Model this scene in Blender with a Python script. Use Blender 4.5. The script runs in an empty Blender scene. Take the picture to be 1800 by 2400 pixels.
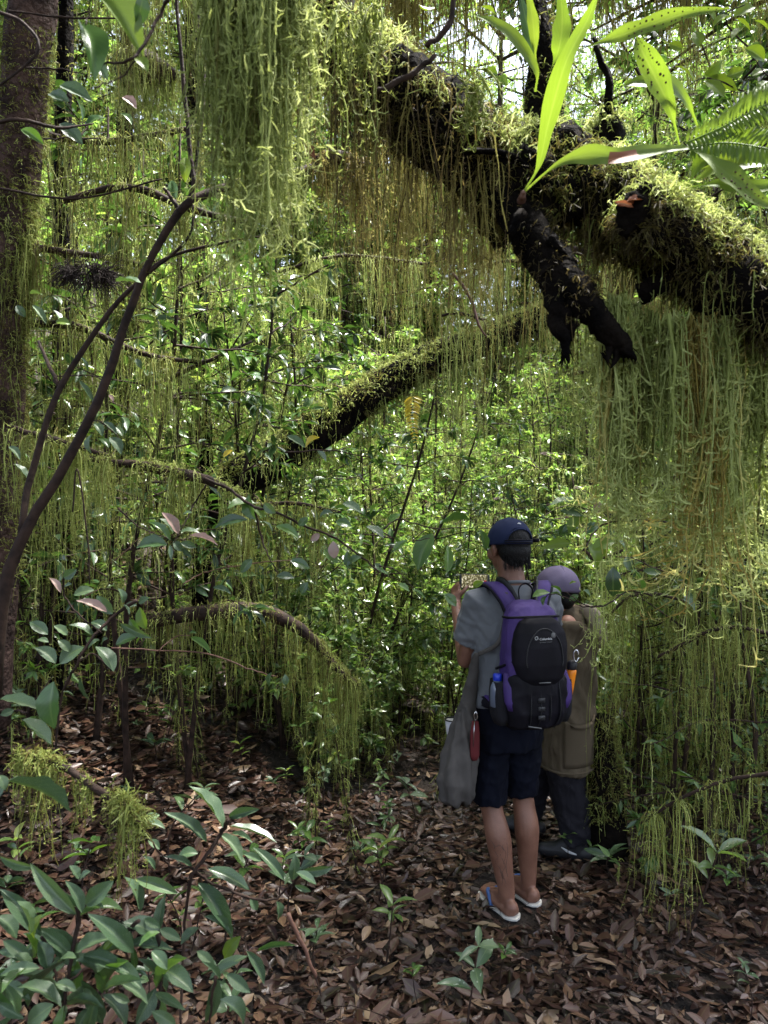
import bpy, math
import numpy as np
from mathutils import Vector, Matrix
rng = np.random.default_rng(11)
scene = bpy.context.scene
COL = scene.collection
R = math.radians

# ------------------------------------------------------------------ camera, light, exposure
F = 1733.0                      # focal length in photo pixels (1800 x 2400)
CH = 1.75                       # camera height
cam = bpy.data.cameras.new('camera'); camo = bpy.data.objects.new('camera', cam); COL.objects.link(camo)
camo.location = (0, 0, CH); camo.rotation_euler = (R(90), 0, 0)
cam.sensor_fit = 'VERTICAL'; cam.sensor_height = 24.0; cam.lens = 24.0 * F / 2400.0
cam.clip_start = 0.05; cam.clip_end = 400
cam.dof.use_dof = True; cam.dof.focus_distance = 3.4; cam.dof.aperture_fstop = 4.6
scene.camera = camo
SUN_EL, SUN_AZ = 70.0, 56.0     # azimuth measured from +Y (ahead) towards +X (right)
world = bpy.data.worlds.new('World'); scene.world = world; world.use_nodes = True
wn = world.node_tree.nodes; wl = world.node_tree.links
sky = wn.new('ShaderNodeTexSky'); sky.sky_type = 'NISHITA'; sky.sun_disc = False
sky.sun_elevation = R(SUN_EL); sky.sun_rotation = R(SUN_AZ)
sky.air_density = 1.0; sky.dust_density = 3.0; sky.ozone_density = 1.0
hs = wn.new('ShaderNodeHueSaturation'); hs.inputs['Saturation'].default_value = 0.62
wl.new(sky.outputs[0], hs.inputs['Color']); wl.new(hs.outputs[0], wn['Background'].inputs[0])
wn['Background'].inputs[1].default_value = 0.12
sl = bpy.data.lights.new('sun', 'SUN'); slo = bpy.data.objects.new('sun', sl); COL.objects.link(slo)
sl.energy = 5.0; sl.angle = R(7); sl.color = (1.0, 0.97, 0.92)
sd = Vector((math.sin(R(SUN_AZ)) * math.cos(R(SUN_EL)), math.cos(R(SUN_AZ)) * math.cos(R(SUN_EL)), math.sin(R(SUN_EL))))
slo.rotation_euler = (-sd).to_track_quat('-Z', 'Y').to_euler()
scene.view_settings.view_transform = 'Standard'; scene.view_settings.look = 'None'
scene.view_settings.exposure = 2.65; scene.view_settings.gamma = 1.0
scene.view_settings.use_curve_mapping = False
cy = scene.cycles
cy.use_denoising = True; cy.max_bounces = 6; cy.diffuse_bounces = 4; cy.transmission_bounces = 5; cy.glossy_bounces = 2
cy.sample_clamp_indirect = 6.0; cy.caustics_reflective = False; cy.caustics_refractive = False

# ------------------------------------------------------------------ helpers
def P(px, py, d):
    return np.array([(px - 900.0) / F * d, d, CH - (py - 1200.0) / F * d])

def nrm(v):
    v = np.asarray(v, float)
    return v / np.maximum(np.linalg.norm(v, axis=-1, keepdims=True), 1e-9)

def catmull(pts, n):
    pts = np.asarray(pts, float)
    if len(pts) < 3:
        t = np.linspace(0, 1, n)[:, None]
        return pts[0] * (1 - t) + pts[-1] * t
    q = np.vstack([2 * pts[0] - pts[1], pts, 2 * pts[-1] - pts[-2]])
    m = len(pts) - 1
    out = []
    for s in np.linspace(0, m - 1e-6, n):
        i = int(s); f = s - i
        a, b, c, d = q[i], q[i + 1], q[i + 2], q[i + 3]
        out.append(0.5 * (2 * b + (c - a) * f + (2 * a - 5 * b + 4 * c - d) * f * f + (3 * b - a - 3 * c + d) * f ** 3))
    return np.array(out)

class Buf:
    def __init__(s):
        s.v = []; s.q = []; s.t = []; s.c = []; s.n = 0
    def add(s, v, q=None, t=None, c=None):
        v = np.asarray(v, float).reshape(-1, 3)
        s.v.append(v)
        if q is not None and len(q): s.q.append(np.asarray(q, np.int64).reshape(-1, 4) + s.n)
        if t is not None and len(t): s.t.append(np.asarray(t, np.int64).reshape(-1, 3) + s.n)
        if c is None: c = np.tile([0.5, 0.5, 0.5, 0.5], (len(v), 1))
        c = np.asarray(c, float)
        if c.ndim == 1: c = np.tile(c, (len(v), 1))
        s.c.append(c.reshape(-1, 4)); s.n += len(v)
        return s
    def mesh(s, name, origin=(0, 0, 0), smooth=True):
        me = bpy.data.meshes.new(name)
        if not s.v: return me
        v = np.vstack(s.v) - np.asarray(origin, float)
        q = np.vstack(s.q) if s.q else np.zeros((0, 4), np.int64)
        t = np.vstack(s.t) if s.t else np.zeros((0, 3), np.int64)
        me.vertices.add(len(v)); me.vertices.foreach_set('co', v.astype(np.float32).ravel())
        nl = len(q) * 4 + len(t) * 3
        me.loops.add(nl); me.loops.foreach_set('vertex_index', np.concatenate([q.ravel(), t.ravel()]).astype(np.int32))
        me.polygons.add(len(q) + len(t))
        ls = np.concatenate([np.arange(len(q)) * 4, len(q) * 4 + np.arange(len(t)) * 3]).astype(np.int32)
        me.polygons.foreach_set('loop_start', ls)
        me.polygons.foreach_set('use_smooth', np.full(len(q) + len(t), smooth, bool))
        a = me.attributes.new('tint', 'FLOAT_COLOR', 'POINT')
        a.data.foreach_set('color', np.vstack(s.c).astype(np.float32).ravel())
        me.update(); me.validate()
        return me
    def build(s, name, mat, parent=None, smooth=True, world=True):
        org = np.array(parent_loc(parent)) if (parent is not None and world) else np.zeros(3)
        return obj(name, s.mesh(name, org, smooth), mat, parent)

def parent_loc(p):
    l = Vector((0, 0, 0))
    while p is not None:
        l = l + p.location; p = p.parent
    return l

def obj(name, me, mat, parent=None):
    o = bpy.data.objects.new(name, me); COL.objects.link(o)
    if mat is not None and len(me.materials) == 0: me.materials.append(mat)
    if parent is not None: o.parent = parent
    return o

def tag(o, label=None, cat=None, group=None, kind=None):
    if label: o['label'] = label
    if cat: o['category'] = cat
    if group: o['group'] = group
    if kind: o['kind'] = kind
    return o

def thing(name, label, cat, loc=(0, 0, 0), group=None):
    o = bpy.data.objects.new(name, None); COL.objects.link(o); o.location = loc
    o.empty_display_size = 0.05
    return tag(o, label, cat, group)

def dup(root, loc, rz=0.0, sc=1.0, label=None, group=None, tilt=(0, 0)):
    r = root.copy(); COL.objects.link(r); r.location = loc
    r.rotation_euler = (tilt[0], tilt[1], rz); r.scale = (sc, sc, sc)
    if label: r['label'] = label
    if group: r['group'] = group
    for ch in list(root.children):
        c = ch.copy(); COL.objects.link(c); c.parent = r
        for g in ch.children:
            e = g.copy(); COL.objects.link(e); e.parent = c
    return r

def frames(pts):
    T = nrm(np.gradient(pts, axis=0))
    up = np.array([0, 0, 1.0]) if abs(T[0][2]) < 0.85 else np.array([0, 1.0, 0])
    A = np.zeros_like(T); a = nrm(up - T[0] * np.dot(up, T[0]))
    for i in range(len(T)):
        a = nrm(a - T[i] * np.dot(a, T[i])); A[i] = a
    return T, A, np.cross(T, A)

def tube(buf, pts, rad, sides=8, segs=None, rough=0.0, c=None, cap=True, flat=1.0):
    pts = np.asarray(pts, float); rad = np.atleast_1d(np.asarray(rad, float))
    if len(rad) == 1: rad = np.full(len(pts), rad[0])
    if segs:
        rad = np.interp(np.linspace(0, 1, segs), np.linspace(0, 1, len(rad)), rad)
        pts = catmull(pts, segs)
    n = len(pts); T, A, B = frames(pts)
    th = np.arange(sides) * 2 * np.pi / sides
    rr = rad[:, None] * np.ones(sides)[None]
    if rough:
        k = np.arange(n)[:, None]
        ph = rng.uniform(0, 6.28, 6)
        rr = rr * (1 + rough * (0.5 * np.sin(2 * th[None] + k * .37 + ph[0]) + .4 * np.sin(3 * th[None] - k * .9 + ph[1]) + .35 * np.sin(5 * th[None] + k * 1.7 + ph[2]) + .5 * np.sin(th[None] * 7 + k * 2.3 + ph[3]) * np.sin(k * .8 + ph[4]) + .3 * (rng.random((n, sides)) - .5)))
    v = pts[:, None] + rr[..., None] * (np.cos(th)[None, :, None] * A[:, None] + flat * np.sin(th)[None, :, None] * B[:, None])
    i = np.arange(n - 1)[:, None] * sides; j = np.arange(sides)[None]; j2 = (j + 1) % sides
    q = np.stack([i + j, i + j2, i + sides + j2, i + sides + j], -1).reshape(-1, 4)
    v = v.reshape(-1, 3); t = None
    if cap:
        m = len(v); v = np.vstack([v, pts[0], pts[-1]])
        jj = np.arange(sides); jk = (jj + 1) % sides; e = (n - 1) * sides
        t = np.vstack([np.stack([jk, jj, np.full(sides, m)], -1), np.stack([e + jj, e + jk, np.full(sides, m + 1)], -1)])
    if c is None:
        c = [rng.random(), rng.random(), .5, .5]
    buf.add(v, q, t, c)

def strands(buf, S, D, L, K=10, r=0.002, wob=0.25, grav=2.5, sides=3, nb=0, bl=0.02, br=None, tint=(0.5, 0.25), curl=0.0,
            bsides=2, bk=3, taper=0.6, gdir=(0, 0, -1.0), tints=None):
    """many thin moss strands grown from the points S along D, then pulled by gravity"""
    S = np.asarray(S, float); N = len(S)
    if N == 0: return
    D = np.broadcast_to(np.asarray(D, float), (N, 3)); L = np.broadcast_to(np.asarray(L, float), (N,))
    g = np.asarray(gdir, float)
    noise = rng.normal(size=(N, 3)); P_ = [S]; p = S.copy()
    curlv = np.zeros((N, 3))
    if curl:
        a = rng.uniform(0, 6.28, N); curlv = np.stack([np.cos(a), np.sin(a), np.full(N, 0.9)], -1) * (curl * (rng.random(N) < 0.75))[:, None]
    for k in range(1, K):
        t = k / (K - 1.0)
        noise = 0.72 * noise + 0.7 * rng.normal(size=(N, 3))
        w = min(1.0, grav * t)
        d = D * (1 - w) + g * w + wob * noise
        if curl: d = d + curlv * max(0.0, (t - 0.7) / 0.3) * 1.6
        d = nrm(d); p = p + d * (L / (K - 1))[:, None]; P_.append(p)
    C = np.stack(P_, 1)                                            # N,K,3
    mean = nrm(C[:, -1] - C[:, 0]); ref = nrm(rng.normal(size=(N, 3)))
    e1 = nrm(np.cross(mean, ref)); e2 = np.cross(mean, e1)
    tt = np.linspace(0, 1, K)
    rr = r * (1 - taper * tt)[None] * rng.uniform(0.65, 1.35, (N, K)) * rng.uniform(.75, 1.25, N)[:, None]
    if sides == 2:
        V = np.stack([C - e1[:, None] * rr[..., None], C + e1[:, None] * rr[..., None]], 2)
    else:
        th = np.arange(sides) * 2 * np.pi / sides
        V = C[:, :, None] + rr[..., None, None] * (np.cos(th)[None, None, :, None] * e1[:, None, None] + np.sin(th)[None, None, :, None] * e2[:, None, None])
    base = (np.arange(N) * K * sides)[:, None, None]; i = (np.arange(K - 1) * sides)[None, :, None]
    if sides == 2:
        j = np.array([0])[None, None]; j2 = np.array([1])[None, None]
    else:
        j = np.arange(sides)[None, None]; j2 = (j + 1) % sides
    q = np.stack([base + i + j, base + i + j2, base + i + sides + j2, base + i + sides + j], -1).reshape(-1, 4)
    if tints is None: tints = np.clip(rng.normal(tint[0], tint[1], N), 0, 1)
    c = np.zeros((N, K, sides, 4)); c[..., 0] = tints[:, None, None]; c[..., 1] = rng.random(N)[:, None, None]; c[..., 2] = tt[None, :, None]; c[..., 3] = 1
    buf.add(V, q, None, c.reshape(-1, 4))
    if nb:
        k = rng.integers(1, K, (N, nb)); f = rng.random((N, nb))[..., None]
        idx = np.arange(N)[:, None]
        pts = C[idx, k] * f + C[idx, k - 1] * (1 - f)
        a = rng.uniform(0, 6.28, (N, nb))
        dd = np.stack([np.cos(a), np.sin(a), rng.normal(-0.35, 0.45, (N, nb))], -1).reshape(-1, 3)
        bt = np.clip(np.repeat(tints, nb) + rng.normal(0.08, 0.12, N * nb), 0, 1)
        strands(buf, pts.reshape(-1, 3), nrm(dd), bl * rng.uniform(.35, 1.3, N * nb), K=bk, r=(br or r * .75), wob=.18, grav=.9, sides=bsides,
                gdir=(0, 0, 0.35 if bk > 3 else -.2), taper=.55, tints=bt)

# leaf templates : u across (-1..1), t along (0..1)
def leaf_template(nt, nu, fold=0.18, bow=0.10, tipw=1.0, wmax=0.45, wave=0.0):
    t = np.linspace(0, 1, nt); u = np.linspace(-1, 1, nu)
    x = t ** (math.log(0.5) / math.log(wmax))
    w = np.sin(np.pi * np.clip(x, 0, 1)) ** (0.85 * tipw); w[0] = 0.05; w[-1] = 0.01
    if tipw > 1.2:                       # lance shaped blade with a drawn out tip
        w = t ** .80 * (1 - t) ** .95; w = w / w.max(); w[0] = .04; w[-1] = .01
    V = np.zeros((nt, nu, 3))
    V[..., 0] = 0.5 * w[:, None] * u[None]
    V[..., 1] = t[:, None]
    V[..., 2] = bow * np.sin(np.pi * t)[:, None] + 0   # bulges up along its length
    V[..., 2] += fold * 0.5 * (w[:, None] * np.abs(u)[None]) * 0.35 + wave * np.sin(t * 19)[:, None] * np.abs(u)[None] * .02
    i = (np.arange(nt - 1) * nu)[:, None]; j = np.arange(nu - 1)[None]
    q = np.stack([i + j, i + j + 1, i + nu + j + 1, i + nu + j], -1).reshape(-1, 4)
    uv = np.stack([np.tile(t[:, None], (1, nu)), np.tile(np.abs(u)[None], (nt, 1))], -1).reshape(-1, 2)
    return V.reshape(-1, 3), q, uv
TPL_LIT = (np.array([[0, 0, 0], [-.40, .24, .05], [-.48, .62, .07], [0, 1, 0], [.48, .62, .07], [.40, .24, .05], [0, .3, 0.0], [0, .68, .0]]), np.array([[0, 6, 2, 1], [6, 7, 3, 2], [0, 5, 4, 6], [6, 4, 3, 7]]),
           np.array([[0, 0], [.24, 1], [.6, 1], [1, 0], [.6, 1], [.24, 1], [.3, 0], [.68, 0]]))
TPL_HI = leaf_template(11, 7, .5, .10, 1.0, .45, .5)
TPL_MID = leaf_template(5, 3, .5, .08)
TPL_LO = (np.array([[0, 0, 0], [-.5, .45, .07], [0, 1, -.03], [.5, .45, .07], [0, .5, 0.0]]), np.array([[0, 4, 2, 1], [0, 3, 2, 4]]),
          np.array([[0, 0], [.45, 1], [1, 0], [.45, 1], [.5, 0]]))

def leaf_cloud(buf, pos, dr, nr, L, W, tpl=None, tint=None):
    tpl = tpl or TPL_LO
    V, q, uv = tpl; N = len(pos)
    if N == 0: return
    dr = nrm(dr); side = nrm(np.cross(dr, nr)); nn = np.cross(side, dr)
    L = np.broadcast_to(L, (N,)); W = np.broadcast_to(W, (N,))
    X = pos[:, None] + V[None, :, 0, None] * (W[:, None, None] * side[:, None]) + V[None, :, 1, None] * (L[:, None, None] * dr[:, None]) + V[None, :, 2, None] * (L[:, None, None] * nn[:, None])
    Q = (q[None] + (np.arange(N) * len(V))[:, None, None]).reshape(-1, 4)
    c = np.zeros((N, len(V), 4)); c[..., 0] = (rng.random(N) if tint is None else tint)[:, None]; c[..., 1] = rng.random(N)[:, None]
    c[..., 2] = uv[None, :, 0]; c[..., 3] = uv[None, :, 1]
    buf.add(X, Q, None, c.reshape(-1, 4))

# ------------------------------------------------------------------ materials
def newmat(name):
    m = bpy.data.materials.new(name); m.use_nodes = True
    nt = m.node_tree; nt.nodes.clear()
    out = nt.nodes.new('ShaderNodeOutputMaterial')
    return m, nt, nt.nodes, nt.links, out

def ramp(nt, stops):
    r = nt.nodes.new('ShaderNodeValToRGB'); e = r.color_ramp.elements
    while len(e) < len(stops): e.new(0.5)
    for i, (p, c) in enumerate(stops):
        e[i].position = p; e[i].color = (*c, 1)
    return r

def noise_bump(nt, scale, strength, dist=0.01, detail=4, coord='Object'):
    tc = nt.nodes.new('ShaderNodeTexCoord'); n = nt.nodes.new('ShaderNodeTexNoise'); n.inputs['Scale'].default_value = scale; n.inputs['Detail'].default_value = detail
    nt.links.new(tc.outputs[coord], n.inputs['Vector'])
    b = nt.nodes.new('ShaderNodeBump'); b.inputs['Strength'].default_value = strength; b.inputs['Distance'].default_value = dist
    nt.links.new(n.outputs['Fac'], b.inputs['Height'])
    return n, b

def leaf_mat(name, stops, rough=0.35, trans=0.35, tcol=(1.5, 1.6, .6), spec=0.5, spots=0.0, veins=0.25):
    """leaf colour picked by the leaf's own tint; paler midrib and side veins; light passes through the blade"""
    m, nt, N, Lk, out = newmat(name)
    at = N.new('ShaderNodeAttribute'); at.attribute_name = 'tint'
    sp = N.new('ShaderNodeSeparateColor'); Lk.new(at.outputs['Color'], sp.inputs[0])
    oi = N.new('ShaderNodeObjectInfo')
    ad = N.new('ShaderNodeMath'); ad.operation = 'ADD'; Lk.new(sp.outputs[0], ad.inputs[0]); Lk.new(oi.outputs['Random'], ad.inputs[1])
    fr = N.new('ShaderNodeMath'); fr.operation = 'FRACT'; Lk.new(ad.outputs[0], fr.inputs[0])
    rp = ramp(nt, stops); Lk.new(fr.outputs[0], rp.inputs[0])
    col = rp.outputs[0]
    # midrib / veins from the leaf's own coordinates
    if veins:
        a1 = N.new('ShaderNodeMath'); a1.operation = 'MULTIPLY_ADD'; Lk.new(sp.outputs[2], a1.inputs[0]); a1.inputs[1].default_value = 62.0
        m2 = N.new('ShaderNodeMath'); m2.operation = 'MULTIPLY'; Lk.new(at.outputs['Alpha'], m2.inputs[0]); m2.inputs[1].default_value = -17.0
        Lk.new(m2.outputs[0], a1.inputs[2])
        si = N.new('ShaderNodeMath'); si.operation = 'SINE'; Lk.new(a1.outputs[0], si.inputs[0])
        mr = N.new('ShaderNodeMapRange'); Lk.new(si.outputs[0], mr.inputs[0]); mr.inputs[1].default_value = .75; mr.inputs[2].default_value = 1.0; mr.inputs[3].default_value = 0; mr.inputs[4].default_value = .35
        mid = N.new('ShaderNodeMapRange'); Lk.new(at.outputs['Alpha'], mid.inputs[0]); mid.inputs[1].default_value = .02; mid.inputs[2].default_value = .14; mid.inputs[3].default_value = 1.0; mid.inputs[4].default_value = 0
        mx = N.new('ShaderNodeMath'); mx.operation = 'MAXIMUM'; Lk.new(mr.outputs[0], mx.inputs[0]); Lk.new(mid.outputs[0], mx.inputs[1])
        ml = N.new('ShaderNodeMath'); ml.operation = 'MULTIPLY'; Lk.new(mx.outputs[0], ml.inputs[0]); ml.inputs[1].default_value = veins
        mc = N.new('ShaderNodeMix'); mc.data_type = 'RGBA'; Lk.new(ml.outputs[0], mc.inputs[0]); Lk.new(col, mc.inputs[6]); mc.inputs[7].default_value = (.22, .30, .10, 1)
        col = mc.outputs[2]
    tc = N.new('ShaderNodeTexCoord')
    if spots:
        nz = N.new('ShaderNodeTexNoise'); nz.inputs['Scale'].default_value = 95; nz.inputs['Detail'].default_value = 1; Lk.new(tc.outputs['Object'], nz.inputs[0])
        mr2 = N.new('ShaderNodeMapRange'); Lk.new(nz.outputs[0], mr2.inputs[0]); mr2.inputs[1].default_value = .68; mr2.inputs[2].default_value = .74; mr2.inputs[4].default_value = spots
        mc2 = N.new('ShaderNodeMix'); mc2.data_type = 'RGBA'; Lk.new(mr2.outputs[0], mc2.inputs[0]); Lk.new(col, mc2.inputs[6]); mc2.inputs[7].default_value = (.30, .34, .28, 1)
        col = mc2.outputs[2]
    bs = N.new('ShaderNodeBsdfPrincipled'); Lk.new(col, bs.inputs['Base Color'])
    rg = N.new('ShaderNodeMapRange'); Lk.new(sp.outputs[1], rg.inputs[0]); rg.inputs[3].default_value = rough * .75; rg.inputs[4].default_value = rough * 1.35
    Lk.new(rg.outputs[0], bs.inputs['Roughness']); bs.inputs['Specular IOR Level'].default_value = spec
    tr = N.new('ShaderNodeBsdfTranslucent')
    mt = N.new('ShaderNodeMix'); mt.data_type = 'RGBA'; mt.blend_type = 'MULTIPLY'; mt.inputs[0].default_value = 1; Lk.new(col, mt.inputs[6]); mt.inputs[7].default_value = (*tcol, 1)
    Lk.new(mt.outputs[2], tr.inputs[0])
    mix = N.new('ShaderNodeMixShader'); mix.inputs[0].default_value = trans
    Lk.new(bs.outputs[0], mix.inputs[1]); Lk.new(tr.outputs[0], mix.inputs[2]); Lk.new(mix.outputs[0], out.inputs[0])
    return m

def moss_mat(name, stops, trans=0.4):
    m, nt, N, Lk, out = newmat(name)
    at = N.new('ShaderNodeAttribute'); at.attribute_name = 'tint'
    sp = N.new('ShaderNodeSeparateColor'); Lk.new(at.outputs['Color'], sp.inputs[0])
    tc = N.new('ShaderNodeTexCoord'); nz = N.new('ShaderNodeTexNoise'); nz.inputs['Scale'].default_value = 3.5; nz.inputs['Detail'].default_value = 3
    Lk.new(tc.outputs['Object'], nz.inputs[0])
    a = N.new('ShaderNodeMath'); a.operation = 'MULTIPLY_ADD'; Lk.new(nz.outputs[0], a.inputs[0]); a.inputs[1].default_value = .8; a.inputs[2].default_value = -.4
    b = N.new('ShaderNodeMath'); b.operation = 'ADD'; b.use_clamp = True; Lk.new(a.outputs[0], b.inputs[0]); Lk.new(sp.outputs[0], b.inputs[1])
    rp = ramp(nt, stops); Lk.new(b.outputs[0], rp.inputs[0])
    bs = N.new('ShaderNodeBsdfPrincipled'); Lk.new(rp.outputs[0], bs.inputs['Base Color']); bs.inputs['Roughness'].default_value = .65; bs.inputs['Specular IOR Level'].default_value = .25
    tr = N.new('ShaderNodeBsdfTranslucent'); Lk.new(rp.outputs[0], tr.inputs[0])
    mix = N.new('ShaderNodeMixShader'); mix.inputs[0].default_value = trans
    Lk.new(bs.outputs[0], mix.inputs[1]); Lk.new(tr.outputs[0], mix.inputs[2]); Lk.new(mix.outputs[0], out.inputs[0])
    return m

def plain(name, col, rough=.7, bump=0.0, bscale=80, col2=None, cscale=6, metallic=0.0, spec=.4, bdist=.004, lo=.35, hi=.65, sheen=0.0, coord='Object'):
    m, nt, N, Lk, out = newmat(name)
    bs = N.new('ShaderNodeBsdfPrincipled'); bs.inputs['Roughness'].default_value = rough; bs.inputs['Metallic'].default_value = metallic
    bs.inputs['Specular IOR Level'].default_value = spec; bs.inputs['Base Color'].default_value = (*col, 1); bs.inputs['Sheen Weight'].default_value = sheen
    if col2:
        tc = N.new('ShaderNodeTexCoord'); nz = N.new('ShaderNodeTexNoise'); nz.inputs['Scale'].default_value = cscale; nz.inputs['Detail'].default_value = 6
        Lk.new(tc.outputs[coord], nz.inputs[0]); rp = ramp(nt, [(lo, col), (hi, col2)]); Lk.new(nz.outputs[0], rp.inputs[0]); Lk.new(rp.outputs[0], bs.inputs['Base Color'])
    if bump:
        n2, b = noise_bump(nt, bscale, bump, bdist, coord=coord); Lk.new(b.outputs[0], bs.inputs['Normal'])
    Lk.new(bs.outputs[0], out.inputs[0])
    return m

MOSS = moss_mat('moss', [(0, (.05, .038, .015)), (.25, (.14, .118, .030)), (.5, (.21, .245, .056)), (.78, (.345, .40, .11)), (1, (.49, .54, .20))], .47)
MOSS_DRY = moss_mat('dry moss', [(0, (.06, .040, .018)), (.3, (.17, .125, .04)), (.6, (.30, .26, .07)), (1, (.50, .46, .15))], .47)
MOSS_SUN_GOLD = moss_mat('sun brightened golden moss', [(0, (.26, .16, .04)), (.4, (.44, .34, .08)), (1, (.56, .53, .18))], .45)  # orange tinted strands, with the glow of backlight put into the colour
BARK_DARK = plain('dark silhouette bark', (.002, .0017, .0016), .95, 1.0, 38, (.008, .006, .0045), 14, bdist=.02, spec=.05)  # base lowered to near black, backlit silhouette put into the bark colour
BARK_RED = plain('reddish bark', (.020, .012, .010), .9, 1.0, 45, (.085, .052, .042), 13, bdist=.03, spec=.15)
BARK_TWIG = plain('brown twig bark', (.012, .007, .005), .8, .8, 90, (.040, .023, .016), 24, spec=.2)
BARK_RUST = plain('red brown twig bark', (.08, .035, .022), .6, .4, 90, (.14, .07, .045), 20)
LEAF_DK = leaf_mat('dark glossy leaf', [(0, (.022, .05, .02)), (.5, (.04, .085, .028)), (1, (.06, .12, .035))], .30, .25, spec=.55)
LEAF_GREY = leaf_mat('grey green leaf', [(0, (.034, .066, .030)), (.6, (.052, .094, .042)), (1, (.074, .12, .050))], .42, .18, spec=.5, spots=.8)
LEAF_FAR = leaf_mat('bright small leaf', [(0, (.075, .13, .04)), (.5, (.12, .20, .058)), (.85, (.17, .25, .07)), (1, (.26, .29, .09))], .25, .45, tcol=(1.45, 1.55, .8), spec=.8, veins=0)
LEAF_MID = leaf_mat('green leaf', [(0, (.035, .075, .022)), (.6, (.06, .12, .03)), (1, (.09, .165, .035))], .30, .32)
LEAF_LIME = leaf_mat('lime green leaf', [(0, (.095, .165, .022)), (1, (.15, .22, .03))], .38, .45, tcol=(1.3, 1.25, .5))
LEAF_YEL = leaf_mat('yellow leaf', [(0, (.42, .33, .02)), (1, (.5, .38, .03))], .4, .4, tcol=(1, 1, 1))
LEAF_PINK = leaf_mat('pinkish young leaf', [(0, (.26, .17, .15)), (1, (.32, .22, .19))], .4, .3, tcol=(1, 1, 1))
LEAF_DEAD = leaf_mat('rust red dead leaf', [(0, (.20, .06, .025)), (1, (.28, .10, .04))], .5, .3, tcol=(1, 1, 1))
LITTER = leaf_mat('fallen leaf', [(0, (.010, .005, .004)), (.35, (.026, .0115, .009)), (.62, (.046, .020, .0145)), (.82, (.078, .037, .024)), (.94, (.14, .08, .046)), (1, (.22, .15, .09))], .42, .06, tcol=(1, 1, 1), veins=.10, spec=.4)
SOIL = plain('forest soil', (.009, .006, .004), .95, 1.0, 25, (.026, .017, .011), 5, bdist=.03)
# ------------------------------------------------------------------ ground
def sst(a, b, x):
    t = np.clip((np.asarray(x, float) - a) / (b - a), 0, 1); return t * t * (3 - 2 * t)

def hgt(x, y):
    x = np.asarray(x, float); y = np.asarray(y, float)
    bank = 0.40 * np.maximum(-x - 0.35, 0) ** 1.2 * (0.45 + 0.55 * sst(1.5, 4.2, y)) * (1 + .8 * sst(4.0, 5.6, y))
    right = 0.22 * np.maximum(x - 1.5, 0) ** 1.1
    back = 0.34 * np.clip(y - 5.6, 0, 15) * sst(5.0, 7.5, y)
    n = .022 * np.sin(2.3 * x + 1.1 * y) + .018 * np.sin(4.1 * x - 3.3 * y + 1) + .012 * np.sin(7.7 * x + 6.1 * y)
    return np.minimum(bank, 3.5) + np.minimum(right, 3.0) + back + n * sst(0.12, 0.9, np.hypot(x - .6, y - 3.3))

def on_ground(px, py, d0=2.0, d1=14.0):
    """where the view ray through a photo pixel meets the ground"""
    for d in np.arange(d0, d1, .02):
        p = P(px, py, d)
        if p[2] <= hgt(p[0], p[1]): return p
    return P(px, py, d1)

def make_ground():
    xs = np.unique(np.concatenate([np.linspace(-90, -6, 22), np.linspace(-6, 6, 121), np.linspace(6, 90, 22)]))
    ys = np.unique(np.concatenate([np.linspace(-60, -3, 14), np.linspace(-3, 9, 121), np.linspace(9, 30, 42), np.linspace(30, 160, 20)]))
    X, Y = np.meshgrid(xs, ys); Z = hgt(X, Y)
    n, m = X.shape
    i = (np.arange(n - 1) * m)[:, None]; j = np.arange(m - 1)[None]
    b = Buf(); b.add(np.stack([X, Y, Z], -1), np.stack([i + j, i + j + 1, i + m + j + 1, i + m + j], -1).reshape(-1, 4))
    o = b.build('forest_floor', SOIL); tag(o, kind='structure')
    return o
floor = make_ground()

def litter_points(n, x0, x1, y0, y1):
    x = rng.uniform(x0, x1, n); y = rng.uniform(y0, y1, n)
    return x, y
lb = Buf(); n = 0
FEET = [((.56, 3.16), (.455, 3.47)), ((.68, 3.28), (.56, 3.56))]
def under_feet(x, y, r=.065):
    m = np.zeros(np.shape(x), bool)
    for (ax, ay), (bx, by) in FEET:
        t = np.clip(((x - ax) * (bx - ax) + (y - ay) * (by - ay)) / ((bx - ax) ** 2 + (by - ay) ** 2), 0, 1)
        m |= np.hypot(x - ax - t * (bx - ax), y - ay - t * (by - ay)) < r
    return m
for (n, x0, x1, y0, y1, s) in [(25000, -1.9, 2.3, 1.7, 4.6, 1.0), (11000, -4.0, -.8, 2.0, 6.0, 1.05), (11000, -3.0, 3.6, 4.4, 9.0, 1.15), (4000, -5, 5, 9, 15, 1.5)]:
    x, y = litter_points(n, x0, x1, y0, y1); k_ = ~under_feet(x, y, .085); x, y = x[k_], y[k_]; n = len(x)
    z = hgt(x, y) + rng.uniform(.002, .03, n)
    a = rng.uniform(0, 6.28, n)
    tl = rng.normal(0, .26, n)
    dr = np.stack([np.cos(a), np.sin(a), tl], -1)
    nr_ = nrm(np.stack([rng.normal(0, .32, n), rng.normal(0, .32, n), np.ones(n)], -1))
    L = np.clip(rng.lognormal(-2.88, .42, n), .02, .13) * s; W = L * rng.uniform(.30, .50, n)
    tp = rng.beta(1.3, 2.2, n)
    flip = rng.random(n) < .5; nr_[flip] *= -1
    leaf_cloud(lb, np.stack([x, y, z], -1), dr, nr_, L, W, TPL_LIT if s < 1.1 else TPL_LO, tint=tp)
lit = lb.build('leaf_litter', LITTER, floor); tag(lit, kind='stuff')

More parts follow.
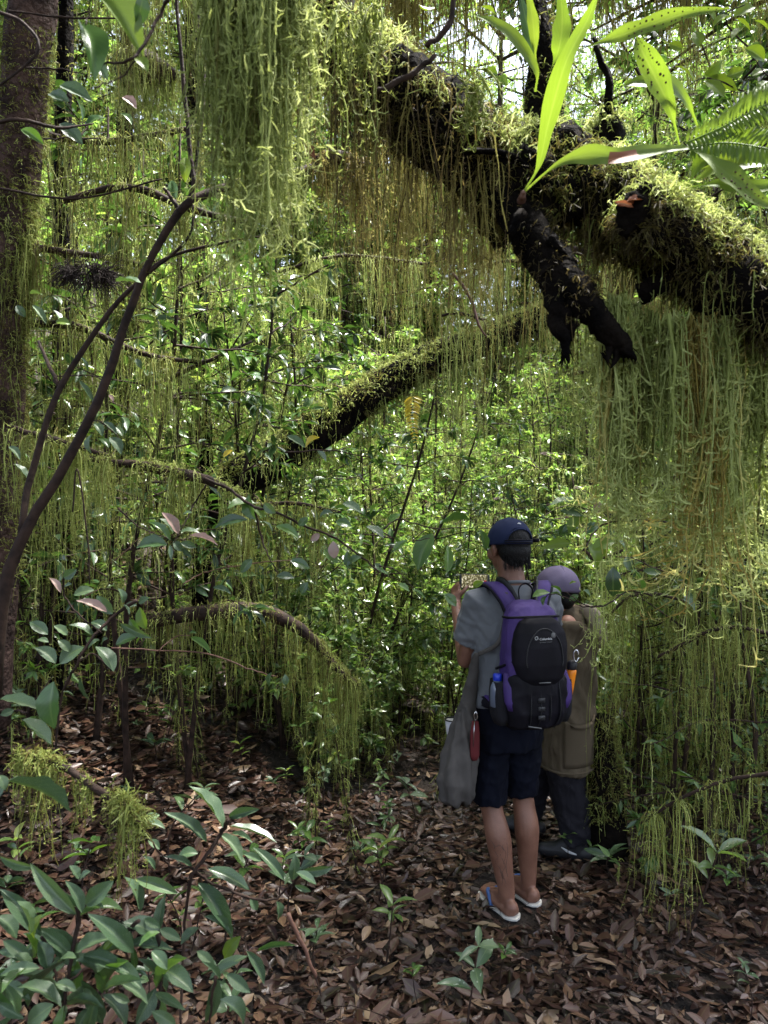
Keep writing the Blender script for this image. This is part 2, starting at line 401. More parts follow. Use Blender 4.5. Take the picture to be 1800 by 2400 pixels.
# single fallen leaves lying on top, the ones that show largest
LEAFMESH = []
for k in range(10):
    b = Buf(); V, q, uv = leaf_template(6, 5, rng.uniform(-.9, 1.1), rng.uniform(-.12, .16), 1.0, rng.uniform(.4, .55), rng.uniform(0, 2.0))
    V = V.copy(); V[:, 2] += V[:, 0] * rng.uniform(-.25, .25) * V[:, 1] + rng.uniform(-.12, .12) * V[:, 1] ** 2
    c = np.zeros((len(V), 4)); c[:, 0] = k / 10.0; c[:, 1] = rng.random(); c[:, 2:] = uv
    b.add(V, q, None, c); me = b.mesh('fallen_leaf'); me.materials.append(LITTER); LEAFMESH.append(me)

def leaf_matrix(base, dr, nr_, L, W):
    y = nrm(dr); x = nrm(np.cross(y, nr_)); z = np.cross(x, y)
    M = Matrix.Identity(4)
    for i in range(3):
        M[i][0] = x[i] * W; M[i][1] = y[i] * L; M[i][2] = z[i] * L; M[i][3] = base[i]
    return M
n = 290
for k in range(n):
    y = rng.uniform(2.05, 4.3) if k < 240 else rng.uniform(4.3, 6.5)
    x = rng.uniform(-.55 * y, .52 * y)
    if under_feet(x, y, .11): continue
    a = rng.uniform(0, 6.28); L = rng.uniform(.04, .095)
    o = bpy.data.objects.new('fallen_leaf', LEAFMESH[k % 10]); COL.objects.link(o); o.parent = floor
    o.matrix_local = leaf_matrix((x, y, float(hgt(x, y)) + rng.uniform(.02, .04)), np.array([math.cos(a), math.sin(a), rng.normal(0, .25)]),
                                 nrm(np.array([rng.normal(0, .3), rng.normal(0, .3), 1.0])), L, L * rng.uniform(.34, .5))

# twigs and rootlets lying between the leaves
tb_ = Buf(); n = 1500; y = rng.uniform(1.8, 7.0, n); x = rng.uniform(-.56, .56, n) * y; a = rng.uniform(0, 6.28, n)
strands(tb_, np.stack([x, y, hgt(x, y) + rng.uniform(.015, .045, n)], -1), np.stack([np.cos(a), np.sin(a), rng.normal(0, .12, n)], -1), rng.gamma(2.0, .06, n) + .03, K=5, r=.0022, wob=.22, grav=.0, sides=3, nb=1, bl=.03)
tw_ = tb_.build('twig_litter', BARK_TWIG, floor); tag(tw_, kind='stuff')
# ------------------------------------------------------------------ leafy plant builders
def spray(buf_w, buf_l, base, dr, L, nleaf, ll, droop=.35, wr=.38, tpl=None, rw=.004, whorl=False):
    """one twig with leaves along it"""
    dr = nrm(dr); k = 6; p = np.array(base, float); pts = [p]
    d = dr.copy()
    for i in range(k - 1):
        d = nrm(d + rng.normal(0, .16, 3) + np.array([0, 0, -droop * .18])); p = p + d * L / (k - 1); pts.append(p)
    pts = np.array(pts)
    if buf_w is not None: tube(buf_w, pts, np.linspace(rw, rw * .4, k), sides=4, cap=False)
    t = rng.uniform(.15, 1.0, nleaf) ** .8
    if whorl: t = np.where(rng.random(nleaf) < .7, rng.uniform(.88, 1.0, nleaf), t)
    idx = t * (k - 1); i0 = np.minimum(idx.astype(int), k - 2); f = (idx - i0)[:, None]
    pos = pts[i0] * (1 - f) + pts[i0 + 1] * f
    T = nrm(pts[i0 + 1] - pts[i0])
    a = rng.uniform(0, 6.28, nleaf)
    ref = np.array([0, 0, 1.0]); s1 = nrm(np.cross(T, ref) + 1e-4); s2 = np.cross(s1, T)
    out = s1 * np.cos(a)[:, None] + s2 * np.sin(a)[:, None] * .55
    ld = nrm(out + T * rng.uniform(.2, .9, nleaf)[:, None] + np.array([0, 0, -.22]))
    nr_ = nrm(np.array([0, 0, 1.0]) + rng.normal(0, .35, (nleaf, 3)))
    L_ = ll * rng.uniform(.6, 1.2, nleaf)
    leaf_cloud(buf_l, pos, ld, nr_, L_, L_ * wr * rng.uniform(.8, 1.15, nleaf), tpl or TPL_LO)
    return pts

def sapling_proto(h, nb, ll, spread, nleaf, moss, name, label, cat, mat, wr=.38, z0=.25, mtint=.6, lean=.1, r0=.012, tpl=None):
    """thin stemmed understory plant: stem, leaves, hanging moss"""
    t = thing(name, label, cat)
    w = Buf(); l = Buf(); m = Buf()
    nst = rng.integers(1, 3)
    for s in range(nst):
        top = np.array([rng.normal(0, lean * h), rng.normal(0, lean * h), h * rng.uniform(.8, 1.0)])
        pts = np.array([[rng.normal(0, .02) * s, rng.normal(0, .02) * s, -.1], top * .35 + rng.normal(0, .04, 3), top * .7 + rng.normal(0, .05, 3), top])
        sp = catmull(pts, 14); tube(w, sp, np.linspace(r0, r0 * .3, 14), sides=6)
        for i in range(nb // nst):
            f = rng.uniform(z0, 1.0); p = sp[int(f * 13)]
            a = rng.uniform(0, 6.28)
            d = np.array([math.cos(a), math.sin(a), rng.uniform(-.1, .7)])
            bp = spray(w, l, p, d, spread * rng.uniform(.5, 1.1) * (1.15 - .5 * f), nleaf, ll, wr=wr, droop=.1, whorl=rng.random() < .6, rw=r0 * .35, tpl=tpl)
            if moss:
                S = bp[rng.integers(0, len(bp), moss)] + rng.normal(0, .01, (moss, 3))
                strands(m, S, rng.normal(0, .5, (moss, 3)), rng.gamma(2.0, .07, moss) + .03, K=7, r=.0024, wob=.12, sides=2, nb=10, bl=.02, br=.0019, tint=(mtint, .2))
        if moss:
            S = sp[rng.integers(2, 14, moss * 4)]; 
            strands(m, S, rng.normal(0, .6, (moss * 4, 3)), rng.gamma(2.0, .06, moss * 4), K=6, r=.0026, wob=.14, sides=2, nb=9, bl=.02, br=.002, tint=(mtint - .1, .2))
    w.build('stem', BARK_TWIG, t); l.build('foliage', mat, t)
    if moss: m.build('hanging_moss', MOSS, t)
    return t

def tree_proto(h, crown_r, crown_z, nspray, ll, name, label, cat, mat, r0=.09, moss=0, nleaf=16):
    t = thing(name, label, cat)
    w = Buf(); l = Buf(); m = Buf()
    top = np.array([rng.normal(0, .05 * h), rng.normal(0, .05 * h), h])
    sp = catmull([[0, 0, -.3], top * .3 + rng.normal(0, .07, 3), top * .65 + rng.normal(0, .1, 3), top], 24)
    tube(w, sp, np.linspace(r0, r0 * .25, 24), sides=10, rough=.12)
    for i in range(nspray // 9):
        f = rng.uniform(crown_z, 1.0); p = sp[int(f * 23)]
        a = rng.uniform(0, 6.28); el = rng.uniform(-.1, .7)
        L = crown_r * rng.uniform(.5, 1.1)
        bp = catmull([p, p + L * .5 * np.array([math.cos(a), math.sin(a), el]) + rng.normal(0, .08, 3), p + L * np.array([math.cos(a), math.sin(a), el * .7])], 10)
        tube(w, bp, np.linspace(r0 * .3, r0 * .08, 10), sides=5, cap=False)
        for k in range(9):
            q = bp[rng.integers(3, 10)]; a2 = rng.uniform(0, 6.28)
            spray(w, l, q, np.array([math.cos(a2), math.sin(a2), rng.uniform(-.4, .5)]), rng.uniform(.25, .6), nleaf, ll, rw=.005)
        if moss:
            S = bp[rng.integers(0, 10, moss)] + rng.normal(0, .02, (moss, 3))
            strands(m, S, rng.normal(0, .4, (moss, 3)), rng.gamma(2.2, .16, moss) + .05, K=8, r=.007, wob=.2, sides=2, nb=8, bl=.04, br=.005, tint=(.6, .22))
    w.build('trunk', BARK_TWIG, t); l.build('crown', mat, t)
    if moss: m.build('hanging_moss', MOSS, t)
    return t

def zone(x, y, far=8.0):
    px = 900 + x / y * F
    z = 'at the far left' if px < 350 else 'behind the slanting sapling' if px < 600 else 'behind the fallen trunk' if px < 850 else 'above the sunlit path' if px < 1090 else 'behind the two people' if px < 1330 else 'behind the hanging moss at the right' if px < 1600 else 'at the far right edge'
    return z
# ------------------------------------------------------------------ far forest
TREES = [tree_proto(rng.uniform(5.5, 7.5), 2.1, .10, 520, .10, 'forest_tree', 'x', 'tree', LEAF_FAR, r0=.08, moss=26) for k in range(4)]
spots = []
for k in range(80):
    y = rng.uniform(10.0, 19.0); x = rng.uniform(-.62 * y - 1, .62 * y + 1)
    if -.14 < (x / y) < .30 and y < 15.5: continue     # gap in the canopy above the clearing
    if x / y > .22 and rng.random() < .2: continue                        # thin canopy on the right, sky shows
    spots.append((x, y))
spots += [(-1.25, 11.6), (-.75, 12.8), (-1.9, 12.4), (-.2, 13.4), (-1.5, 14.6), (1.0, 14.2), (2.3, 14.8), (.2, 15.2)]
GT = 'mossy trees beyond the clearing'
for k, (x, y) in enumerate(spots):
    lab = ('leafy mossy forest tree ' + zone(x, y) + (', first row' if y < 13 else ', deeper in the forest' if y < 16.5 else ', farthest row'))
    r = TREES[k] if k < 4 else dup(TREES[k % 4], (0, 0, 0))
    r.location = (x, y, float(hgt(x, y))); r.rotation_euler = (0, 0, rng.uniform(0, 6.28)); s = rng.uniform(.8, 1.2) if k < len(spots) - 3 else 1.45; r.scale = (s, s, s)
    r['label'] = lab; r['group'] = GT

# ------------------------------------------------------------------ understory plants in the clearing
PR = [sapling_proto(rng.uniform(.8, 1.5), 34, .062, .50, 22, 5, 'understory_shrub', 'x', 'shrub', LEAF_FAR, mtint=.78, wr=.46) for k in range(5)]
PR2 = [sapling_proto(rng.uniform(2.4, 3.6), 46, .07, .65, 22, 10, 'mossy_sapling', 'x', 'sapling', LEAF_FAR, mtint=.74, r0=.018, z0=.15) for k in range(4)]
used = set()
def put(lst, x, y, label, group, sc=1.0):
    k = rng.integers(0, len(lst)); r = lst[k]
    if r.name in used: r = dup(r, (0, 0, 0))
    else: used.add(r.name)
    r.location = (x, y, float(hgt(x, y)) - .02); r.rotation_euler = (rng.normal(0, .06), rng.normal(0, .06), rng.uniform(0, 6.28)); r.scale = (sc, sc, sc)
    r['label'] = label
    if group: r['group'] = group
    return r
def clearing_shrub(x, y, tall):
    put(PR2 if tall else PR, x, y, ('tall mossy sapling ' if tall else 'low bright shrub ') + zone(x, y) + (', near' if y < 6.2 else ', midway back' if y < 8 else ', far up the slope' if y < 11 else ', at the top'), 'shrubs in the sunlit clearing', rng.uniform(.8, 1.2))
for k in range(270):                                            # low bushes up the open slope
    y = 4.7 + 10.5 * rng.random() ** 1.15; x = rng.uniform(-.20, .34) * y
    if abs(x - (.28 - .06 * (y - 3.5))) < .40 and y < 5.2: continue
    if x > .25 and x < 1.3 and y < 4.9: continue
    if y < 6.3 and rng.random() < .5: continue
    clearing_shrub(x, y, rng.random() < .08 and y > 7)
for k in range(70):                                             # taller growth on both sides
    y = rng.uniform(5.0, 11.0); x = rng.uniform(-.56, -.16) * y if k % 2 else rng.uniform(.28, .58) * y
    clearing_shrub(x, y, rng.random() < .6)
for (px_, d_) in ((960, 6.4), (1080, 7.0), (1150, 6.2), (1240, 6.8), (1290, 7.6), (1010, 8.4), (900, 7.8), (1370, 6.4), (1190, 9.0)):
    clearing_shrub((px_ - 900) / F * d_, d_, True)
# dense dark shrubs on the right and left sides
PS = [sapling_proto(rng.uniform(1.5, 2.4), 26, .06, .5, 14, 10, 'mossy_shrub', 'x', 'shrub', LEAF_MID, mtint=.5, wr=.36, z0=.1, r0=.014) for k in range(4)]
for k in range(34):
    y = rng.uniform(3.3, 6.0); x = rng.uniform(.34 * y, .62 * y)
    if x < 1.35: continue
    put(PS, x, y, 'shaded shrub draped in olive moss ' + zone(x, y) + (', near' if y < 4.2 else ', midway back' if y < 5.2 else ', farther back'), 'shaded mossy shrubs right of the path', rng.uniform(.8, 1.25))
for k in range(30):
    y = rng.uniform(3.6, 7.0); x = rng.uniform(-.66 * y, -.12 * y)
    if x > -1.1 and y < 5: continue
    put(PS if rng.random() < .6 else PR2, x, y, 'shaded mossy shrub on the left bank ' + zone(x, y) + (', near' if y < 5 else ', midway' if y < 6 else ', farther back'), 'shaded mossy shrubs on the left bank', rng.uniform(.9, 1.3))
PB = [sapling_proto(rng.uniform(2.6, 3.4), 40, .10, .6, 12, 8, 'glossy_sapling', 'x', 'sapling', LEAF_DK, mtint=.6, wr=.36, z0=.3, r0=.016, tpl=TPL_MID) for k in range(2)]
for (px_, d_, lab_) in ((520, 4.9, 'glossy leaved sapling just left of the moss column foot'), (430, 3.9, 'sapling with glossy dark leaves behind the slanting sapling fork'), (660, 5.0, 'sapling with glossy dark leaves rising above the fallen trunk'), (800, 5.6, 'glossy leaved sapling beyond the middle of the fallen trunk'),
                        (200, 4.4, 'glossy leaved sapling on the left bank near the root clump'), (1180, 4.9, 'short glossy leaved sapling behind the cap of the man'), (1330, 4.7, 'short glossy leaved sapling behind the stooping person'), (1040, 5.6, 'short glossy leaved sapling above the phone'), (590, 5.1, 'glossy leaved sapling right of the moss column foot'), (300, 3.7, 'glossy leaved sapling behind the two sapling stems'), (90, 3.9, 'glossy leaved sapling beside the reddish trunk'), (720, 5.6, 'glossy leaved sapling above the left end of the fallen trunk'), (870, 5.9, 'glossy leaved sapling above the middle of the fallen trunk'), (330, 5.2, 'glossy leaved sapling deep in the shade of the left bank')):
    r = put(PB, (px_ - 900) / F * d_, d_, lab_, None, 1.0 if px_ < 1000 else .62)
    if 'group' in r: del r['group']
for lst in (PR, PR2, PS, PB, TREES):
    for r in lst:
        if r.name not in used and lst is not TREES: r['label'] = 'small leaved shrub hung with moss in the sunlit clearing'; put([r], rng.uniform(-2, 2), 8.5, r['label'], 'shrubs in the sunlit clearing')

# ------------------------------------------------------------------ canopy trees added with trunks out of view to shade the foreground
CAN = [tree_proto(7.3, cr, .66, ns, .14, 'tree', 'x', 'tree', LEAF_DK, r0=.10, moss=0, nleaf=18) for cr, ns in ((3.0, 1150),)]
for k, (x, y, p_, lab) in enumerate([(-2.0, 2.2, 0, 'tall tree added for shade beside the left edge'), (2.55, 4.6, 0, 'tall dark leaved tree added for shade right of the moss curtains'), (1.6, -1.6, 0, 'unseen tree added for shade behind the viewpoint'), (-1.5, -1.3, 0, 'unseen tree added for shade behind the viewpoint at the left'),
                                 (-3.2, 4.4, 0, 'tall dark leaved tree added for shade on the left bank')]):
    r = CAN[p_]
    if k > 0: r = dup(r, (0, 0, 0))
    r.location = (x, y, float(hgt(x, y))); r.rotation_euler = (0, 0, k * 1.3); r['label'] = lab
# ------------------------------------------------------------------ moss on limbs
def path_pts(px):
    """photo polyline (px, py, d) -> world points"""
    return np.array([P(*p[:3]) for p in px])

def surf_points(pts, rad, n, lo=-1.0, hi=1.0, t0=0.0, t1=1.0):
    T, A, B = frames(pts); N = len(pts)
    out_p = []; out_n = []; tot = 0
    while tot < n:
        m = n * 3
        s = rng.uniform(t0, t1, m) * (N - 1); i = np.minimum(s.astype(int), N - 2); f = (s - i)[:, None]
        a = rng.uniform(0, 6.28, m)
        nn = A[i] * np.cos(a)[:, None] + B[i] * np.sin(a)[:, None]
        c = pts[i] * (1 - f) + pts[i + 1] * f; r = (rad[i] * (1 - f[:, 0]) + rad[i + 1] * f[:, 0])
        ok = (nn[:, 2] >= lo) & (nn[:, 2] <= hi)
        out_p.append((c + nn * (r * .95)[:, None])[ok]); out_n.append(nn[ok]); tot += ok.sum()
        if m > 0 and len(out_p) > 60: break
    return np.vstack(out_p)[:n], np.vstack(out_n)[:n]

def fur(buf, pts, rad, n, L=.03, lo=-.25, hi=1, r=.0016, tint=(.6, .2), nb=0, sides=2, up=.5, t0=0, t1=1, K=4, grav=.8, bl=.012, patch=None):
    S, Nn = surf_points(pts, rad, n, lo, hi, t0, t1)
    if patch is not None:
        k_ = (np.sin(S[:, 0] * 23 + 1.3) + np.sin(S[:, 1] * 31 + S[:, 0] * 13) + np.sin(S[:, 2] * 27 - S[:, 0] * 17) + rng.normal(0, .5, len(S))) > patch; S, Nn = S[k_], Nn[k_]
    n = len(S)
    D = nrm(Nn + np.array([0, 0, up]) + rng.normal(0, .4, (n, 3)))
    strands(buf, S, D, L * rng.uniform(.4, 1.3, n), K=K, r=r, wob=.25, grav=grav, sides=sides, nb=nb, bl=bl, tint=tint, gdir=(0, 0, -.6))

def drape(buf, pts, rad, n, lmin, lmax, r=.0022, tint=(.6, .2), nb=12, bl=.02, K=14, sides=3, t0=0, t1=1, clump=0.0, prof=None, curl=0.0, br=None, bk=3, wob=.12, bsides=2, pw=1.6):
    if clump:                       # strands gather in hanks
        nc = max(3, n // 14); tc = rng.uniform(t0, t1, nc); lc = rng.random(nc)
        w = rng.integers(0, nc, n); t = np.clip(tc[w] + rng.normal(0, clump, n), t0, t1); lf = np.clip(lc[w] * .65 + rng.random(n) * .35, 0, 1)
    else:
        t = rng.uniform(t0, t1, n); lf = rng.random(n)
    N = len(pts); s = t * (N - 1); i = np.minimum(s.astype(int), N - 2); f = (s - i)[:, None]
    T, A, B = frames(pts); a = rng.uniform(0, 6.28, n)
    nn = A[i] * np.cos(a)[:, None] + B[i] * np.sin(a)[:, None]
    rr = rad[i] * (1 - f[:, 0]) + rad[i + 1] * f[:, 0]
    S = pts[i] * (1 - f) + pts[i + 1] * f + nn * (rr * .9)[:, None]
    L = lmin + (lmax - lmin) * lf ** pw
    if prof is not None: L = L * prof(t)
    strands(buf, S, nrm(nn * .7 + rng.normal(0, .3, (n, 3))), L, K=K, r=r, wob=wob, grav=4.0, sides=sides, nb=nb, bl=bl, br=br, tint=tint, curl=curl, bk=bk, bsides=bsides)

JIT = 1.0
def limb_geo(px, segs=30):
    pts = path_pts(px); rad = np.array([p[3] / F * p[2] for p in px])
    p = catmull(pts, segs); r = np.interp(np.linspace(0, 1, segs), np.linspace(0, 1, len(rad)), rad)
    q_ = rng.normal(0, 1, (segs, 3)); q_ = (q_ + np.roll(q_, 1, 0) + np.roll(q_, -1, 0)) / 3
    p[1:-1] += .42 * q_[1:-1] * r[1:-1, None].clip(.002, .012) * JIT
    return p, r

# ------------------------------------------------------------------ the big dark limb, upper right
limb = thing('mossy_tree_limb', 'thick black mossy limb slanting across the upper right with a forked broken stub', 'tree limb', P(1250, 450, 1.75))
w = Buf()
L1, R1 = limb_geo([(600, -110, 1.85, 70), (740, 30, 1.82, 78), (900, 190, 1.78, 85), (1060, 310, 1.74, 88), (1220, 430, 1.7, 90), (1330, 520, 1.68, 70)], 40)
L3, R3 = limb_geo([(1150, 380, 1.74, 70), (1290, 400, 1.72, 92), (1430, 470, 1.68, 92), (1560, 560, 1.64, 88), (1700, 650, 1.6, 92), (1900, 760, 1.55, 100)], 40)
L2, R2 = limb_geo([(1180, 420, 1.70, 60), (1250, 560, 1.62, 50), (1325, 665, 1.56, 44), (1388, 732, 1.55, 35), (1440, 788, 1.54, 25), (1492, 844, 1.53, 2)], 36)
L2b, R2b = limb_geo([(1306, 640, 1.57, 36), (1312, 725, 1.55, 26), (1320, 785, 1.54, 17), (1334, 852, 1.53, 2)], 20)
L2c, R2c = limb_geo([(1075, 395, 1.8, 26), (1125, 490, 1.8, 32), (1180, 575, 1.8, 22)], 14)
L4, R4 = limb_geo([(1640, 610, 1.6, 60), (1570, 540, 1.55, 72), (1515, 510, 1.5, 66), (1480, 500, 1.47, 40)], 16)
L5, R5 = limb_geo([(1370, 400, 1.74, 50), (1420, 320, 1.72, 42), (1440, 275, 1.72, 26)], 12)
L6, R6 = limb_geo([(1265, 400, 1.85, 42), (1275, 230, 1.88, 40), (1262, 90, 1.9, 34), (1240, -80, 1.92, 30)], 20)
L7, R7 = limb_geo([(1430, 260, 1.7, 11), (1425, 190, 1.7, 9), (1400, 130, 1.7, 8), (1392, 88, 1.7, 5)], 10)
L8, R8 = limb_geo([(1500, 690, 1.62, 26), (1560, 660, 1.6, 22), (1620, 640, 1.6, 16)], 10)
L9, R9 = limb_geo([(1085, 358, 1.6, 8), (1180, 360, 1.6, 7), (1230, 385, 1.6, 5)], 8)
for p_, r_ in ((L1, R1), (L3, R3), (L2, R2), (L2b, R2b), (L2c, R2c), (L4, R4), (L5, R5), (L6, R6), (L7, R7), (L8, R8), (L9, R9)):
    tube(w, p_, r_, sides=18 if r_.max() > .03 else 8, rough=.22)
for (bx, by, tx, ty) in ((1300, 610, 1262, 652), (1225, 500, 1188, 548), (1380, 690, 1420, 742), (1290, 560, 1330, 600), (1345, 760, 1340, 800), (1430, 800, 1425, 855), (1455, 810, 1432, 862), (1320, 760, 1316, 812), (1470, 830, 1440, 815)):      # splinters of the broken end
    q, rq = limb_geo([(bx, by, 1.55, 15), (tx, ty, 1.54, 2)], 5); tube(w, q, rq, sides=6, rough=.2)
for (bx, by, k_) in ((1485, 838, 26), (1334, 842, 22), (1432, 840, 14), (1345, 790, 10), (1185, 575, 18)):      # torn fibres at the broken ends
    c_ = P(bx, by, 1.55 if bx > 1200 else 1.8); S = c_ + rng.normal(0, .006, (k_, 3)) + np.array([-.012 if bx > 1200 else 0, 0, .016])
    strands(w, S, nrm(np.array([.5 if bx > 1400 else .1, 0, -1.0]) + rng.normal(0, .28, (k_, 3))), rng.uniform(.015, .05, k_), K=5, r=.0017, wob=.12, grav=.4, sides=3, taper=.85)
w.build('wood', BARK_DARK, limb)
m = Buf()
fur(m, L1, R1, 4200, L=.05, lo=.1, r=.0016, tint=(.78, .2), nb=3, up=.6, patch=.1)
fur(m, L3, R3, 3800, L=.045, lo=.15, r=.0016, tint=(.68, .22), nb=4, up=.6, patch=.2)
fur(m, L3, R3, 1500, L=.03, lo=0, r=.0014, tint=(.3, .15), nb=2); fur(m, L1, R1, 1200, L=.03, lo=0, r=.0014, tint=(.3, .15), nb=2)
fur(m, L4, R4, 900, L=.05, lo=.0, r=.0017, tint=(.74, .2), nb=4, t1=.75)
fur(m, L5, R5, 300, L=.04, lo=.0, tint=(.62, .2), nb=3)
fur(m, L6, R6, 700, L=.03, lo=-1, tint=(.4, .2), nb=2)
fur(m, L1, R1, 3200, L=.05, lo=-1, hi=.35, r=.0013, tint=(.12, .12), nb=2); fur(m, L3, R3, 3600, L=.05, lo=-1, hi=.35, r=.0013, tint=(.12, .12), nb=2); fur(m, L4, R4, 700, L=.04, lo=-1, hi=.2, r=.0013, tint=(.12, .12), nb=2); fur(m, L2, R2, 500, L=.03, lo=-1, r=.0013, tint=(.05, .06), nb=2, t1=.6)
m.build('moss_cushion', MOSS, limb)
# hanging curtains of the limb
m = Buf()
drape(m, L1, R1, 420, .10, .52, r=.0016, tint=(.36, .22), nb=14, bl=.014, K=14, sides=2, t0=.1, t1=.75, clump=.03)
drape(m, L1, R1, 160, .10, .70, r=.0017, tint=(.55, .2), nb=18, bl=.016, K=20, t0=.14, t1=.5, clump=.02)
m.build('hanging_moss', MOSS_DRY, limb)
def hank(buf, px, py, d, n, lpx, sp=13, tint=(.75, .15), r=.0022, nb=20, bl=.036, curl=.7, K=20, bk=4, bsides=2, br=.0020, wob=.11):
    """one hank of strands gathered at a point of the underside"""
    c0 = P(px, py, d); S = c0 + rng.normal(0, 1, (n, 3)) * np.array([sp / F * d, .02, .008]); L = 1.12 * lpx / F * d * (1 - .75 * rng.random(n) ** 1.9)
    strands(buf, S, np.array([0, 0, -1.0]), L, K=K, r=r, wob=wob, grav=4, nb=nb, bl=bl, br=br, tint=tint, curl=curl, bk=bk, bsides=bsides)
    q_ = max(2, n // 6)                                         # matted brown cores inside the hank
    S = c0 + rng.normal(0, .6, (q_, 3)) * np.array([sp / F * d, .015, .006])
    strands(buf, S, np.array([0, 0, -1.0]), lpx / F * d * rng.uniform(.35, .85, q_), K=16, r=.0042, wob=.10, grav=4, nb=46, bl=.018, br=.0016, tint=(max(.12, tint[0] - .4), .15), bk=3)
m = Buf()
for (x_, y_, n_, l_, t_) in ((1440, 700, 54, 520, .90), (1470, 715, 50, 560, .92), (1525, 735, 26, 430, .66), (1572, 745, 32, 540, .86), (1650, 750, 40, 690, .97), (1690, 755, 38, 600, .93), (1735, 765, 36, 640, .90), (1783, 775, 34, 600, .74)):  # high tints put sunlit brightness into the moss colour
    hank(m, x_, y_, rng.uniform(1.58, 1.70), n_, l_, tint=(t_, .14))
drape(m, L3, R3, 90, .10, .42, r=.0016, tint=(.5, .2), nb=14, bl=.016, K=16, t0=.35, t1=1)
hank(m, 1340, 640, 2.0, 18, 330, tint=(.5, .2)); hank(m, 1400, 690, 1.95, 22, 460, tint=(.6, .2))
m.build('hanging_moss', MOSS, limb)
m = Buf()
hank(m, 1610, 745, 1.62, 22, 640, tint=(.35, .2)); hank(m, 1655, 750, 1.6, 20, 720, tint=(.75, .2)); hank(m, 1640, 750, 1.66, 10, 540, tint=(.1, .1)); hank(m, 1450, 715, 1.62, 14, 560, tint=(.85, .15)); hank(m, 1700, 760, 1.6, 14, 640, tint=(.85, .15))
m.build('hanging_moss', MOSS_SUN_GOLD, limb)
m = Buf()
drape(m, L3, R3, 120, .06, .40, r=.0014, tint=(.3, .2), nb=8, bl=.014, K=14, t0=.15, t1=.45, clump=.03)
drape(m, L2, R2, 50, .03, .10, r=.0013, tint=(.3, .2), nb=5, bl=.012, K=8, t0=.0, t1=.5)
m.build('hanging_moss', MOSS_DRY, limb)
m = Buf()                                       # thick loose sprigs hanging in front of the limb
q, rq = limb_geo([(1100, 190, 1.55, 10), (1130, 200, 1.55, 10)], 4)
drape(m, q, rq, 16, .10, .19, r=.0028, tint=(.62, .1), nb=12, bl=.022, K=14, curl=.8, bk=4, br=.002, bsides=3, wob=.3)
q, rq = limb_geo([(700, 40, 1.5, 10), (900, 20, 1.5, 10)], 6)
drape(m, q, rq, 60, .10, .40, r=.0024, tint=(.62, .12), nb=14, bl=.022, K=16, curl=.5, bk=4, br=.0018, wob=.3)
m.build('moss_sprigs', MOSS, limb)

# ------------------------------------------------------------------ single branches draped with moss
def mossy_branch(label, px, n, lmin, lmax, tint, wood=BARK_TWIG, mat=None, furn=150, nb=10, bl=.016, K=12, r=.0014, curl=0.0, clump=.022, prof=None, sides=2, bk=3, fl=.02, group=None, wob=.12, ts=.2, br=None, furd=(.0,), bsides=2, cat='branch'):
    d = np.mean([p[2] for p in px])
    t = thing('mossy_branch', label, cat, P(*px[0][:3]), group)
    p, rr = limb_geo(px, 18)
    b = Buf(); tube(b, p, rr, sides=7, rough=.15); b.build('branch_wood', wood, t)
    m = Buf()
    if n: drape(m, p, rr, n, lmin / F * d, lmax / F * d, r=r, tint=(tint, ts), nb=nb, bl=bl, K=K, clump=clump, prof=prof, curl=curl, sides=sides, bk=bk, wob=wob, br=br, bsides=bsides)
    if furn: fur(m, p, rr, int(furn * 1.6), L=fl, lo=-.6, tint=(tint + .08, .2), nb=3, r=r, patch=.15)
    m.build('hanging_moss', mat or MOSS, t)
    return t
mossy_branch('pale green blurred moss column hanging down the top left of centre, close by', [(480, -70, 1.3, 20), (600, -60, 1.28, 24), (735, -80, 1.28, 20)], 260, 260, 860, .80, sides=3,
             nb=20, bl=.021, K=20, r=.0019, clump=.02, prof=lambda t: np.clip(1.12 - 2.4 * np.abs(t - .50) ** 1.2, .3, 1.1), furn=0, curl=.3, bk=4, ts=.16)
col_ = [o for o in scene.objects if o.get('label', '').startswith('pale green blurred moss column')][0]
m = Buf()
for (x_, n_, l_) in ((505, 26, 520), (545, 36, 650), (585, 44, 760), (622, 44, 740), (660, 36, 620), (700, 26, 440)):
    hank(m, x_, -60, rng.uniform(1.24, 1.36), n_, l_ * 1.02, sp=15, tint=(.80, .16), r=.0019, nb=20, bl=.024, K=18, bk=3, bsides=2, br=.0015)
m.build('hanging_moss', MOSS, col_)
mossy_branch('rounded moss tuft with a bright right rim near the upper left', [(275, 165, 2.3, 30), (330, 150, 2.3, 42), (400, 190, 2.3, 26)], 230, 60, 340, .62, furn=500, fl=.035)
mossy_branch('slim arching branch with olive moss above the dark root clump', [(150, 470, 2.8, 7), (300, 440, 2.8, 8), (440, 490, 2.8, 9), (580, 520, 2.9, 6)], 260, 80, 380, .42)
mossy_branch('drooping olive moss on a thin branch beside the reddish trunk', [(-30, 560, 2.7, 8), (150, 590, 2.8, 8), (340, 620, 2.9, 5)], 280, 90, 380, .40)
mossy_branch('long dark moss fringe behind the slanting sapling stem', [(-20, 770, 3.0, 9), (160, 760, 3.0, 9), (330, 830, 3.1, 7), (470, 850, 3.2, 5)], 340, 100, 430, .44)
mossy_branch('bent mossy branch with bright sprigs left of the fallen trunk', [(210, 1075, 2.6, 6), (340, 1095, 2.6, 11), (430, 1112, 2.6, 13), (500, 1130, 2.6, 12), (570, 1165, 2.6, 6)], 240, 60, 360, .55, furn=500, fl=.03, mat=MOSS)
mossy_branch('hanging moss under the fork of the slanting sapling', [(20, 1000, 2.4, 6), (120, 1030, 2.4, 8), (260, 1070, 2.4, 5)], 220, 100, 520, .52, nb=14, bk=4)
